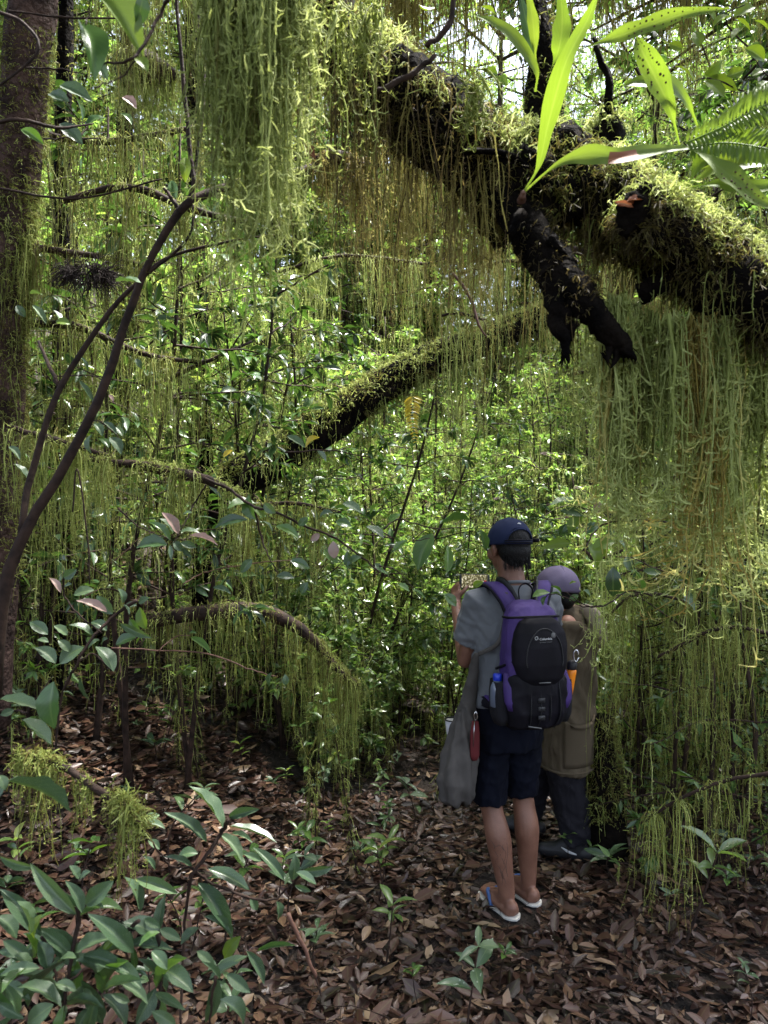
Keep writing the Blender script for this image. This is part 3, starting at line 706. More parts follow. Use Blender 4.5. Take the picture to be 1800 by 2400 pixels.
mossy_branch('level mossy branch with a dense dark green moss curtain left of the path', [(330, 1460, 3.6, 14), (500, 1435, 3.6, 20), (640, 1440, 3.6, 18), (730, 1495, 3.6, 12), (780, 1555, 3.6, 11), (840, 1610, 3.6, 9)], 520, 40, 330, .46, furn=900, fl=.035, nb=9)
mossy_branch('thin moss hung twig above the level mossy branch', [(540, 1210, 3.1, 4), (660, 1180, 3.1, 5), (800, 1200, 3.1, 3)], 200, 90, 330, .46)
mossy_branch('stubby twig with thick lime moss sprigs above the foreground shrub', [(40, 1770, 1.6, 6), (150, 1800, 1.6, 8), (230, 1850, 1.58, 9), (300, 1890, 1.56, 8), (345, 1960, 1.55, 5)], 150, 40, 300, .40, furn=420, fl=.042, r=.0016, nb=12, bk=4, bl=.012, br=.0013, wob=.16, clump=.04)
mossy_branch('moss curtain at the right edge behind the bright hanging moss', [(1440, 1170, 2.7, 8), (1600, 1120, 2.6, 10), (1860, 1080, 2.5, 8)], 120, 100, 560, .52, clump=.015)
mossy_branch('dark olive moss curtain low at the right edge', [(1540, 1540, 2.9, 4), (1700, 1470, 2.8, 5), (1860, 1500, 2.7, 6)], 120, 100, 560, .45, clump=.015)
mossy_branch('thin moss strands right of the khaki coat', [(1415, 1450, 3.2, 3), (1500, 1390, 3.2, 4), (1640, 1420, 3.2, 3)], 100, 100, 520, .48, clump=.02)
mossy_branch('moss fringe over the leaf litter at the lower right', [(1500, 1930, 2.6, 3), (1640, 1850, 2.5, 4), (1850, 1800, 2.4, 5)], 80, 60, 360, .46, clump=.02)
mossy_branch('small twig with J shaped moss strands in front of the khaki coat', [(1368, 1285, 2.7, 3), (1395, 1310, 2.7, 4), (1460, 1290, 2.7, 4)], 16, 220, 360, .85, furn=20, r=.002, nb=24, bk=4, bl=.026, curl=.35, clump=.05)
mossy_branch('single long pale moss strand hanging right of the fallen trunk', [(1035, 740, 2.4, 3), (1080, 735, 2.4, 4), (1140, 750, 2.4, 3)], 30, 240, 470, .66, furn=20, r=.002, nb=22, bk=4, clump=.08)
mossy_branch('brownish moss column hanging behind the dark limb', [(740, 380, 2.3, 14), (800, 370, 2.3, 18), (860, 400, 2.3, 12)], 260, 60, 360, .40, mat=MOSS_DRY, nb=10)
mossy_branch('wide bright moss veil hanging below the dark limb at centre', [(840, 330, 2.5, 10), (1000, 360, 2.5, 12), (1180, 440, 2.5, 10)], 330, 150, 640, .60, mat=MOSS_DRY, nb=16, K=18)
mossy_branch('pale moss veil behind the forked broken stub', [(1230, 560, 2.7, 8), (1400, 600, 2.7, 10), (1560, 640, 2.6, 8)], 230, 100, 480, .58, mat=MOSS_DRY, nb=14, K=16)
mossy_branch('moss fringe at the upper left between leaves', [(60, 300, 2.9, 8), (240, 330, 3.0, 8), (470, 300, 3.0, 6)], 300, 80, 420, .45)
mossy_branch('moss fringe hanging from the top edge left of the moss column', [(230, -40, 2.2, 8), (360, -60, 2.2, 8), (500, -40, 2.3, 8)], 260, 120, 560, .46)
mossy_branch('yellow moss on a far twig above the fallen trunk', [(640, 640, 4.2, 4), (800, 600, 4.2, 4), (1000, 620, 4.3, 4)], 300, 80, 300, .74, nb=8)
mossy_branch('yellow moss on a far twig right of the fallen trunk', [(1080, 640, 4.6, 4), (1230, 610, 4.6, 4), (1420, 660, 4.6, 4)], 300, 60, 300, .76, nb=8)

mossy_branch('brownish moss veil hanging behind the limb along the top edge', [(760, -60, 3.3, 8), (1000, -40, 3.3, 9), (1290, -70, 3.3, 8)], 700, 80, 420, .55, mat=MOSS_DRY, nb=12, K=12, r=.002)
mossy_branch('loose brown moss wisps against the sky at the top right', [(1330, -50, 3.6, 6), (1550, -70, 3.6, 7), (1840, -40, 3.6, 7)], 420, 80, 420, .60, mat=MOSS_DRY, nb=12, K=12, r=.002)
mossy_branch('moss veil on a thin branch behind the broken stub, level with its tip', [(1330, 880, 4.4, 5), (1500, 850, 4.3, 6), (1700, 880, 4.2, 6)], 260, 80, 420, .6, nb=10, r=.002)
# fallen trunk across the middle
log = thing('fallen_trunk', 'dark mossy fallen trunk leaning diagonally across the middle of the clearing', 'fallen trunk', P(520, 1170, 4.3))
p, rr = limb_geo([(470, 1200, 4.25, 46), (600, 1100, 4.3, 46), (760, 1000, 4.4, 43), (900, 905, 4.5, 40), (1010, 845, 4.6, 36), (1180, 780, 4.8, 34), (1340, 715, 5.0, 30), (1500, 640, 5.3, 30)], 48)
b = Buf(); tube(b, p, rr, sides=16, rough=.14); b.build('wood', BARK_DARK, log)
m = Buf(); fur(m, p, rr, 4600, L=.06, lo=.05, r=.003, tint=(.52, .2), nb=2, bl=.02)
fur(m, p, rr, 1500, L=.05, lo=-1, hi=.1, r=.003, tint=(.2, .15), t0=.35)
drape(m, p, rr, 380, .05, .50, r=.003, tint=(.55, .2), nb=8, bl=.03, K=10, t0=.42, clump=.02)
drape(m, p, rr, 170, .05, .40, r=.0028, tint=(.42, .2), nb=8, bl=.03, K=10, t0=.0, t1=.42, clump=.015, sides=2)
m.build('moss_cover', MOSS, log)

# mossy stump right of the second person
st = thing('mossy_stump', 'dark mossy stump standing right behind the person in the khaki coat', 'stump', on_ground(1430, 2035))
b = Buf(); g = on_ground(1430, 2035)
p = np.array([g + [0, .08, -.15], g + [.0, .08, .2], g + [-.015, .09, .45], g + [-.03, .1, .72]]); p = catmull(p, 14); rr = np.interp(np.linspace(0, 1, 14), [0, .2, .6, 1], [.13, .095, .085, .07])
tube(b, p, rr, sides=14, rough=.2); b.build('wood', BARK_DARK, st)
m = Buf(); fur(m, p, rr, 1500, L=.045, lo=-1, tint=(.35, .2), nb=3, r=.002, t0=.35); drape(m, p, rr, 90, .06, .25, tint=(.4, .2), t0=.5, nb=8); m.build('moss_cover', MOSS, st)

# reddish trunk at the left edge
tr = thing('tree', 'reddish barked tree trunk at the upper left edge with mossy lower half', 'tree', (-1.42, 2.75, float(hgt(-1.42, 2.75))))
p, rr = limb_geo([(-40, 1700, 2.75, 60), (-10, 1000, 2.75, 58), (10, 600, 2.75, 56), (45, 300, 2.75, 54), (70, 60, 2.75, 52), (100, -300, 2.75, 50), (140, -1200, 2.8, 42)], 60)
b = Buf(); tube(b, p, rr, sides=20, rough=.08); b.build('trunk', BARK_RED, tr)
m = Buf(); fur(m, p, rr, 5200, L=.05, lo=-1, tint=(.40, .2), nb=2, t0=.08, t1=.42); fur(m, p, rr, 2200, L=.035, lo=-1, tint=(.35, .2), nb=2, t0=.38, t1=.66); drape(m, p, rr, 420, .05, .30, tint=(.5, .2), t0=.15, t1=.43, nb=10, clump=.03); m.build('trunk_moss', MOSS, tr)

# dark trunks in the shade on the left
for k, (x0, y0, x1, y1, d, r_, lab) in enumerate([(120, 1700, 150, 200, 4.2, 22, 'dark mossy stem on the left bank behind the reddish trunk'), (250, 1500, 300, 100, 4.8, 20, 'dark thin stem left of the moss column'),
                                                  (470, 1400, 455, 300, 5.0, 20, 'dark stem behind the slanting sapling')]):
    g = P(x0, y0, d); g[2] = hgt(g[0], g[1])
    t = thing('tree', lab, 'tree', g); e = P(x1, y1, d); r0 = r_ / F * d
    p = catmull([g + [0, 0, -.2], g * .6 + e * .4 + rng.normal(0, .04, 3), e, e + (e - g) * .8], 30); rr = np.linspace(r0 * 1.2, r0 * .7, 30)
    b = Buf(); tube(b, p, rr, sides=10, rough=.15); b.build('trunk', BARK_DARK, t)
    m = Buf(); fur(m, p, rr, 1400, L=.05, lo=-1, tint=(.4, .2), nb=2, r=.0025); drape(m, p, rr, 160, .05, .35, r=.003, tint=(.5, .2), nb=6); m.build('trunk_moss', MOSS, t)

# slanting sapling at the left
sp = thing('slender_sapling', 'slender dark bare sapling slanting up from the left edge and forking at a mossy branch', 'sapling', (-1.1, 2.15, float(hgt(-1.1, 2.15))))
b = Buf()
for px in ([(-15, 1640, 2.1, 17), (5, 1420, 2.1, 15), (55, 1250, 2.1, 13), (140, 1100, 2.1, 11.5), (240, 910, 2.1, 11), (300, 740, 2.1, 10), (345, 630, 2.1, 9), (410, 510, 2.1, 10), (450, 470, 2.1, 10), (520, 445, 2.15, 11), (600, 420, 2.2, 10), (700, 405, 2.3, 12), (780, 380, 2.4, 12)],
           [(445, 475, 2.1, 8), (455, 420, 2.1, 6), (440, 300, 2.1, 5), (425, 150, 2.1, 4.5), (412, -40, 2.1, 4)],
           [(450, 460, 2.1, 6), (470, 300, 2.12, 4), (480, 160, 2.15, 3), (470, -30, 2.15, 3)],
           [(50, 1260, 2.1, 9), (70, 1120, 2.14, 8), (140, 910, 2.18, 7), (250, 740, 2.2, 6), (340, 650, 2.2, 5), (400, 600, 2.2, 4), (520, 570, 2.2, 3), (590, 555, 2.2, 2)],
           [(140, 905, 2.18, 6), (125, 880, 2.2, 5), (90, 800, 2.3, 3)], [(425, 500, 2.1, 5), (395, 455, 2.1, 4), (385, 440, 2.1, 3)], [(350, 640, 2.1, 4), (440, 560, 2.05, 3), (455, 480, 2.05, 2.5)]):
    p, rr = limb_geo(px, 26); tube(b, p, rr, sides=8, rough=.1)
b.build('stem', BARK_TWIG, sp)
m = Buf(); p, rr = limb_geo([(540, 440, 2.17, 12), (600, 420, 2.2, 13), (700, 405, 2.3, 15), (780, 380, 2.4, 14)], 14); fur(m, p, rr, 500, L=.03, lo=-1, tint=(.5, .2), nb=2); drape(m, p, rr, 90, .04, .25, tint=(.55, .2), nb=10); m.build('stem_moss', MOSS, sp)
# twigs crossing the upper left
for k, (px, lab) in enumerate([([(-20, 20, 1.5, 4), (60, 60, 1.5, 4), (90, 120, 1.5, 3.5), (0, 200, 1.5, 3)], 'crooked thin bare twig crossing the reddish trunk near the top left corner'),
                               ([(-10, 285, 1.7, 5), (60, 283, 1.7, 4.5), (140, 300, 1.75, 4), (220, 290, 1.8, 2)], 'pale bare twig in front of the reddish trunk below the crooked twig'),
                               ([(20, 25, 1.9, 2.5), (150, 40, 1.9, 2.5), (300, 45, 1.9, 2)], 'fine level twig along the top left edge'),
                               ([(-10, 440, 2.2, 3), (180, 465, 2.2, 2.5), (380, 420, 2.25, 2)], 'fine bare twig passing behind the slanting sapling'),
                               ([(170, 1200, 2.1, 1.8), (182, 1100, 2.1, 1.8), (205, 1260, 2.1, 2), (210, 1370, 2.1, 1.8)], 'thin straight pale twig hanging at the left'),
                               ([(330, 910, 3.4, 5), (420, 880, 3.4, 5), (520, 830, 3.4, 4), (590, 800, 3.5, 3)], 'dark twig rising towards the middle behind the slanting sapling'),
                               ([(650, 690, 2.6, 3), (735, 640, 2.6, 2.5), (770, 620, 2.6, 2)], 'short dark twig left of the moss veil'),
                               ([(1060, 640, 2.3, 4), (1105, 700, 2.3, 4), (1120, 760, 2.3, 3), (1140, 790, 2.3, 2)], 'reddish knobbly twig dangling below the dark limb'),
                               ([(1000, 110, 1.55, 7), (1050, 60, 1.55, 7), (1065, -20, 1.55, 6)], 'dark upright twig rising from the moss on the dark limb'),
                               ([(880, 215, 1.55, 8), (960, 175, 1.55, 7), (1020, 130, 1.55, 6)], 'grey twig leaning over the left part of the dark limb'),
                               ([(675, 2140, 1.9, 5), (720, 2240, 1.9, 5), (740, 2290, 1.9, 4)], 'red brown stick standing in the leaf litter at the lower middle'),
                               ([(1575, 480, 1.6, 7), (1600, 505, 1.58, 8), (1640, 520, 1.58, 3)], 'short dark broken twig on the right limb')]):
    t = thing('bare_twig', lab, 'twig', P(*px[0][:3])); p, rr = limb_geo(px, 20)
    b = Buf(); tube(b, p, rr, sides=6, rough=.15); b.build('twig_wood', BARK_TWIG if k not in (7, 10) else BARK_RUST, t)
# clump of roots and humus, hung on the branch at the left
rc = thing('root_clump', 'dark brown clump of dead roots caught on a branch at the left', 'root clump', P(200, 640, 2.6))
b = Buf(); c0 = P(205, 640, 2.6); n = 420
dirs = nrm(rng.normal(size=(n, 3)) * [1, .7, .5]); S = c0 + dirs * np.array([.075, .05, .03])
strands(b, c0 + dirs * np.array([.05, .03, .022]), dirs * np.array([1.3, 1, .6]), rng.uniform(.05, .12, n), K=8, r=.002, wob=.5, grav=.7, sides=3, tint=(.2, .1)); b.build('roots', plain('dead roots', (.02, .012, .009), .9), rc)
# ------------------------------------------------------------------ people
def prim_ell(buf, c, r, rot=None, n=14):
    th = np.linspace(0, np.pi, n); ph = np.arange(2 * n) * np.pi / n
    V = np.stack([np.sin(th)[:, None] * np.cos(ph)[None], np.sin(th)[:, None] * np.sin(ph)[None], np.cos(th)[:, None] * np.ones(2 * n)[None]], -1) * np.asarray(r, float)
    if rot is not None: V = V @ np.asarray(rot, float).T
    m = 2 * n; i = (np.arange(n - 1) * m)[:, None]; j = np.arange(m)[None]; j2 = (j + 1) % m
    buf.add((V + np.asarray(c, float)).reshape(-1, 3), np.stack([i + j, i + m + j, i + m + j2, i + j2], -1).reshape(-1, 4))

def prim_cap(buf, pts, rad, sides=14, ends=True):
    pts = np.asarray(pts, float); rad = np.asarray(rad, float)
    if len(pts) > 3:
        m = 4 * len(pts); rr_ = catmull(np.stack([rad, rad * 0, rad * 0], 1), m)[:, 0]; tube(buf, catmull(pts, m), np.maximum(rr_, rad.min() * .9), sides=sides)
    else: tube(buf, pts, rad, sides=sides)
    if ends:
        prim_ell(buf, pts[0], [rad[0]] * 3, n=8); prim_ell(buf, pts[-1], [rad[-1]] * 3, n=8)

def loft(buf, rings, sides=28, cap=True, pw=2.0, fn=None):
    """rings: (centre, half width vector, half depth vector)"""
    th = np.arange(sides) * 2 * np.pi / sides
    cs = np.sign(np.cos(th)) * np.abs(np.cos(th)) ** (2 / pw); sn = np.sign(np.sin(th)) * np.abs(np.sin(th)) ** (2 / pw)
    V = np.array([np.asarray(c, float) + cs[:, None] * np.asarray(a, float) + sn[:, None] * np.asarray(b, float) for c, a, b in rings])
    if fn is not None: V = fn(V, th)
    n = len(V); i = np.arange(n - 1)[:, None] * sides; j = np.arange(sides)[None]; j2 = (j + 1) % sides
    q = np.stack([i + j, i + j2, i + sides + j2, i + sides + j], -1).reshape(-1, 4)
    v = V.reshape(-1, 3); t = None
    if cap:
        m = len(v); v = np.vstack([v, V[0].mean(0), V[-1].mean(0)]); jj = np.arange(sides); jk = (jj + 1) % sides; e = (n - 1) * sides
        t = np.vstack([np.stack([jk, jj, np.full(sides, m)], -1), np.stack([e + jj, e + jk, np.full(sides, m + 1)], -1)])
    buf.add(v, q, t)

def fuse(buf, name, voxel, smooth=6, origin=(0, 0, 0), disp=None, dec=.6):
    """one continuous skin over overlapping volumes"""
    me = buf.mesh(name, origin); o = bpy.data.objects.new('fuse', me); COL.objects.link(o)
    r = o.modifiers.new('r', 'REMESH'); r.mode = 'VOXEL'; r.voxel_size = voxel
    s = o.modifiers.new('s', 'SMOOTH'); s.factor = .5; s.iterations = smooth
    if dec < 1: d_ = o.modifiers.new('d', 'DECIMATE'); d_.ratio = dec
    dg = bpy.context.evaluated_depsgraph_get()
    res = bpy.data.meshes.new_from_object(o.evaluated_get(dg))
    bpy.data.objects.remove(o); bpy.data.meshes.remove(me); res.name = name
    n = len(res.vertices); co = np.empty(n * 3, np.float32); res.vertices.foreach_get('co', co); co = co.reshape(-1, 3)
    if disp is not None:
        nr_ = np.empty(n * 3, np.float32); res.vertices.foreach_get('normal', nr_); nr_ = nr_.reshape(-1, 3)
        co = co + nr_ * disp(co + np.asarray(origin, np.float32), nr_)[:, None]
        res.vertices.foreach_set('co', co.astype(np.float32).ravel())
    res.polygons.foreach_set('use_smooth', np.ones(len(res.polygons), bool)); res.update()
    res.materials.clear()
    return res

def wr(p, amp, seed, f=1.0):
    """cloth folds: crossing soft waves, stronger along slanting lines"""
    r_ = np.random.default_rng(seed); h = np.zeros(len(p))
    for k in range(9):
        d = nrm(r_.normal(size=3) * [1, 1, .8]); fr = r_.uniform(18, 60) * f; ph = r_.uniform(0, 6.28)
        x = p @ d * fr + ph + 1.6 * np.sin(p @ nrm(r_.normal(size=3)) * 14 * f + k)
        h += (np.maximum(np.sin(x), -.2) ** 2) * r_.uniform(.3, 1)
    return amp * (h / 4.0 - .35)

SKIN = plain('skin', (.36, .19, .13), .5, .25, 220, (.30, .145, .10), 14, bdist=.002)
SKIN_LEG = plain('tanned leg skin', (.20, .096, .062), .5, .5, 160, (.14, .063, .040), 12, bdist=.002)
SHIRT = plain('grey cotton', (.135, .142, .154), .9, .35, 420, (.112, .118, .130), 7, bdist=.0015, sheen=.15, spec=.12)
NAVY = plain('navy shorts fabric', (.0016, .002, .0048), .85, .3, 300, (.003, .004, .010), 6, bdist=.0015, spec=.12)
CAPNAVY = plain('navy cap cloth', (.010, .015, .042), .8, .4, 500, (.014, .020, .052), 9, bdist=.001, spec=.12)
HAIR = plain('black hair', (.005, .0045, .0045), .5, .8, 300, bdist=.004, spec=.18)
PURPLE = plain('purple nylon', (.030, .0135, .092), .7, .45, 600, (.045, .020, .130), 8, bdist=.001)
BLACKN = plain('black nylon', (.004, .0038, .0055), .6, .5, 600, (.009, .008, .012), 7, bdist=.001, spec=.12)
MESHB = plain('black mesh cloth', (.006, .006, .008), .8, 1.0, 900, (.025, .024, .029), 700, bdist=.002, spec=.12)
WHITEPR = plain('pale print', (.55, .55, .56), .6)
GREYPR = plain('dull grey print', (.12, .12, .12), .5)
WHITE = plain('off white rubber', (.62, .60, .54), .6)
BLUE = plain('blue rubber strap', (.045, .10, .26), .5)
BLUECAP = plain('blue plastic', (.012, .035, .42), .35)
CLEARB = plain('clear water bottle', (.10, .12, .17), .12, spec=.7)
ORANGE = plain('orange plastic', (.75, .22, .01), .4)
STEEL = plain('bright steel', (.6, .6, .62), .25, metallic=1.0)
TOTE = plain('grey brown cloth', (.082, .074, .068), .9, .6, 300, (.058, .053, .049), 6, bdist=.002, spec=.12)
RED = plain('dark red cloth', (.10, .010, .012), .8, .4, 300)
WHCUP = plain('white cup', (.55, .53, .56), .4)
LAV = plain('lavender cap cloth', (.15, .125, .19), .85, .4, 400, (.115, .095, .15), 9, bdist=.001, spec=.12)
KHAKI = plain('khaki coat cloth', (.10, .078, .052), .9, .5, 350, (.082, .064, .042), 6, bdist=.002, spec=.12)
KHAKI_L = plain('pale khaki cloth', (.30, .25, .19), .9, .5, 350, (.25, .205, .15), 6, bdist=.002)
CHAR = plain('charcoal trouser cloth', (.016, .015, .019), .85, .5, 300, (.011, .0105, .014), 6, bdist=.002, spec=.12)
SHOE = plain('black shoe', (.012, .012, .014), .5, .4, 200)
SHOEW = plain('white shoe stripe', (.5, .5, .5), .5)
EYE = plain('eye', (.02, .015, .012), .2)

def rotz(a):
    return np.array([[math.cos(a), -math.sin(a), 0], [math.sin(a), math.cos(a), 0], [0, 0, 1.0]])
def basis(r_, f_, u_=(0, 0, 1)):
    return np.stack([np.asarray(r_, float), np.asarray(f_, float), np.asarray(u_, float)], 1)

def head(buf, c, M):
    """skull, jaw, face and ears; columns of M are right, forward, up"""
    g = lambda x, y, z: np.asarray(c) + M @ np.array([x, y, z])
    prim_ell(buf, g(0, -.012, .028), (.076, .094, .093), M); prim_ell(buf, g(0, .030, -.040), (.060, .066, .078), M)
    prim_ell(buf, g(0, .062, -.082), (.034, .030, .026), M)                       # chin
    prim_ell(buf, g(0, .098, -.012), (.013, .020, .026), M); prim_ell(buf, g(0, .108, -.026), (.016, .013, .011), M)      # nose
    prim_ell(buf, g(0, .088, -.058), (.024, .012, .011), M)                       # lips
    prim_ell(buf, g(0, .082, .030), (.052, .014, .012), M)                        # brow
    for s in (-1, 1):
        prim_ell(buf, g(s * .079, -.006, -.012), (.010, .020, .034), M); prim_ell(buf, g(s * .084, -.016, -.004), (.009, .012, .024), M)
        prim_ell(buf, g(s * .052, .052, -.028), (.022, .028, .028), M)

def hand(buf, wrist, palm_dir, knuckle_dir, norm, size=1.0, curl=.5, thumb=1.0):
    """palm, four unequal curled fingers and a thumb; palm_dir runs to the fingers, knuckle_dir across towards the thumb side"""
    d = nrm(np.asarray(palm_dir, float)); k = np.asarray(knuckle_dir, float); k = nrm(k - d * np.dot(k, d)); n = np.asarray(norm, float); n = nrm(n - d * np.dot(n, d) - k * np.dot(n, k))
    w = np.asarray(wrist, float); s = size
    prim_cap(buf, [w, w + d * .03 * s], [.026 * s, .028 * s])
    for f in (-.027, -.009, .009, .027): prim_cap(buf, [w + d * .02 * s + k * f * .8 * s, w + d * .088 * s + k * f * s], [.014 * s, .0115 * s], 8)
    for f, L in ((.028, .072), (.0095, .080), (-.0095, .075), (-.028, .058)):
        p = w + d * .092 * s + k * f * s; pts = [p]; a = 0
        for q, fr in enumerate((.45, .31, .24)):
            a += curl * (1.0, .9, .7)[q]; dd = d * math.cos(a) + n * math.sin(a); p = p + dd * L * fr * s; pts.append(p)
        prim_cap(buf, pts, np.array([.0092, .0086, .0078, .0066]) * s, 8)
    p = w + d * .03 * s + k * .022 * s; q = p + (k * .8 + d * .55 + n * .35) * .04 * s; r_ = q + (d * .85 + k * .2 + n * .55) * .032 * s * thumb; e = r_ + (d * .8 - k * .1 + n * .6) * .026 * s * thumb
    prim_cap(buf, [p, q, r_, e], np.array([.015, .012, .0105, .008]) * s, 8)
    return w

# ---- the man in front
th = R(13); f_ = np.array([-math.sin(th), math.cos(th), 0]); r_ = np.array([math.cos(th), math.sin(th), 0]); UP = np.array([0, 0, 1.0])
man = thing('person', 'man seen from behind in navy cap, grey t-shirt and dark shorts, raising a phone', 'person', (.60, 3.26, 0))
mo = np.array([.60, 3.26, 0])
C = np.array([.566, 3.25, 0])                                   # torso axis
phone_c = P(1112, 1362, 3.60); ph_n = nrm(np.array([-.06, -1.0, .10])); ph_r = nrm(np.array([1.0, -.10, -.015])); ph_u = nrm(np.cross(ph_n, ph_r)) * -1
if ph_u[2] < 0: ph_u = -ph_u
hd = R(22); hf = np.array([-math.sin(hd), math.cos(hd), 0]); hr = np.array([math.cos(hd), math.sin(hd), 0])
HM = basis(hr, hf) @ np.array([[1, 0, 0], [0, math.cos(R(4)), math.sin(R(4))], [0, -math.sin(R(4)), math.cos(R(4))]])
hc = np.array([.548, 3.262, 1.595])
b = Buf()
head(b, hc, HM)
prim_cap(b, [C + UP * 1.36 - f_ * .015, hc + UP * -.04 - f_ * .004], [.064, .056], 16)
loft(b, [(np.array([.545, 3.25, .86]), r_ * .15, f_ * .10), (np.array([.548, 3.25, .98]), r_ * .145, f_ * .09), (C + UP * 1.12, r_ * .145, f_ * .09), (C + UP * 1.28, r_ * .165, f_ * .10), (C + UP * 1.37, r_ * .15, f_ * .085), (C + UP * 1.42, r_ * .07, f_ * .06)])
SL = C - r_ * .168 + UP * 1.365; SR = C + r_ * .168 + UP * 1.365
EL = np.array([.360, 3.275, 1.095]); ER = np.array([.742, 3.45, 1.12])
WL = phone_c - ph_r * .082 + np.array([-.012, -.030, -.100]); WR = phone_c + ph_r * .082 + np.array([.016, -.030, -.100])
prim_cap(b, [SL, EL], [.046, .037]); prim_cap(b, [EL, EL * .7 + WL * .3, WL], [.037, .035, .024])
prim_cap(b, [SR, ER], [.046, .037]); prim_cap(b, [ER, ER * .7 + WR * .3, WR], [.037, .035, .024])
hand(b, WL, np.array([.05, .50, .80]), np.array([.55, -.75, .35]), np.array([.9, .3, .1]), .88, .55, .9)
hand(b, WR, np.array([-.05, .50, .80]), np.array([-.55, -.75, .35]), np.array([-.9, .3, .1]), .88, .55, .9)
KL = np.array([.468, 3.262, .475]); KR = np.array([.626, 3.345, .48]); AL = np.array([.536, 3.215, .085]); AR = np.array([.650, 3.325, .088])
HL = np.array([.478, 3.235, .86]); HR = np.array([.625, 3.295, .86])
for H, K, A in ((HL, KL, AL), (HR, KR, AR)):
    cm = K * .62 + A * .38; bk = -f_ * .022
    prim_cap(b, [H, H * .4 + K * .6, K], [.085, .066, .050], 18)
    prim_cap(b, [K, K * .85 + A * .15 + bk * .4, cm + bk, K * .32 + A * .68 + bk * .5, A], [.049, .049, .0555, .045, .034], 18)
def foot(A, toe_dir, side):
    d = nrm(np.asarray(toe_dir, float)); s = np.array([d[1], -d[0], 0]) * side      # side: +1 = big toe on the right of the foot
    h = A + np.array([0, 0, -A[2] + .045]) - d * .035
    prim_ell(b, h, (.030, .030, .034)); prim_cap(b, [A, A + d * .01 - UP * .03], [.034, .034])
    prim_cap(b, [A + d * .015 - UP * .015, A + d * .10 + UP * (.045 - A[2]), A + d * .155 + UP * (.034 - A[2])], [.033, .026, .017])
    for o_, w_ in ((-.026, .020), (0, .022), (.026, .022)): prim_cap(b, [h + s * o_ * .6 + UP * -.012, A + d * .10 + s * o_ * 1.1 + UP * (.036 - A[2]), A + d * .16 + s * o_ + UP * (.034 - A[2])], [.020, w_, .015])
    for o_, L, w_ in ((.034, .060, .0125), (.014, .056, .0092), (-.003, .048, .0088), (-.019, .040, .0084), (-.034, .030, .0082)):
        p = A + d * (.158 - abs(o_) * .25) + s * o_ + UP * (.034 - A[2]); prim_cap(b, [p, p + d * L * .55 + UP * .004, p + d * L - UP * .006], [w_, w_, w_ * .85], 10)
FD = np.array([-.36, .93, 0]); FDR = np.array([-.40, .91, 0])
foot(AL, FD, 1); foot(AR, FDR, -1)
me = fuse(b, 'person', .0052, 5, mo, dec=.32); me.materials.append(SKIN_LEG); body = obj('body', me, None, man)
for s in (-1, 1):
    e = Buf(); prim_ell(e, hc + HM @ np.array([s * .031, .082, .012]), (.012, .010, .010)); e.build('eye', EYE, man)
# tattoo lines on the left calf and small lettering on the neck: thin ink strips on the skin
INK = plain('tattoo ink', (.06, .035, .028), .6)
def ink(lines, name):
    bb = Buf()
    for ln in lines: tube(bb, np.array(ln), .0011, sides=5)
    bb.build(name, INK, man)
lines = []
rg = np.random.default_rng(5)
vd = nrm(np.array([.17, .985, 0]))
from mathutils.bvhtree import BVHTree
bvh = BVHTree.FromPolygons([v.co + Vector(mo) for v in me.vertices], [p.vertices[:] for p in me.polygons])
def on_skin(px, py):
    o = Vector((0, 0, CH)); dd = Vector(P(px, py, 1.0)) - o; h = bvh.ray_cast(o, dd.normalized())
    return np.array(h[0]) if h[0] is not None and abs(h[0][1] - 3.2) < .5 else None
for ln in ([(1150, 1968), (1162, 1985), (1170, 1980), (1180, 1992), (1172, 2005)], [(1184, 1965), (1178, 1985), (1186, 2000), (1180, 2025)], [(1160, 1995), (1168, 2010), (1160, 2020), (1172, 2035), (1180, 2060)],
           [(1188, 1975), (1190, 2000), (1186, 2030), (1190, 2055)], [(1176, 2010), (1184, 2030), (1178, 2045), (1186, 2070)], [(1145, 1978), (1155, 1976), (1160, 1990)], [(1172, 2040), (1178, 2062), (1176, 2075)]):
    pts = [on_skin(*q) for q in ln]; pts = [p for p in pts if p is not None]
    if len(pts) > 2: lines.append(catmull(pts, 12))
if lines: ink(lines, 'calf_tattoo')
# clothes
b = Buf()
loft(b, [(np.array([.548, 3.25, .905]), r_ * .166, f_ * .112), (np.array([.550, 3.25, 1.0]), r_ * .165, f_ * .112), (C + UP * 1.14, r_ * .176, f_ * .118), (C + UP * 1.27, r_ * .194, f_ * .122), (C + UP * 1.35, r_ * .195, f_ * .108), (C + UP * 1.405, r_ * .125, f_ * .082), (C + UP * 1.435, r_ * .072, f_ * .070)], 40)
for S, E in ((SL, EL), (SR, ER)):
    d = nrm(E - S); e = S + d * .195 + np.array([-.010 if S is SL else .004, 0, 0])
    tube(b, [S + (C + UP * 1.36 - S) * .25 + UP * .005, S + UP * .002, S + d * .06, S + d * .13, e], [.058, .062, .063, .064, .066], sides=20)
me = fuse(b, 'shirt', .0062, 4, mo, lambda p, n: wr(p, .024, 4, 1.9) * np.clip((1.40 - p[:, 2]) * 8, 0, 1)); me.materials.append(SHIRT); shirt = obj('shirt', me, None, man)
b = Buf(); nk = np.array([C + UP * 1.432 + np.array([math.cos(a) * .072 * r_[0] - math.sin(a) * .07 * r_[1], math.cos(a) * .072 * r_[1] + math.sin(a) * .07 * r_[0], .006 - .012 * math.sin(a)]) for a in np.linspace(0, 2 * np.pi, 25)])
tube(b, nk, .007, sides=8, cap=False); b.build('collar', SHIRT, shirt)
b = Buf()
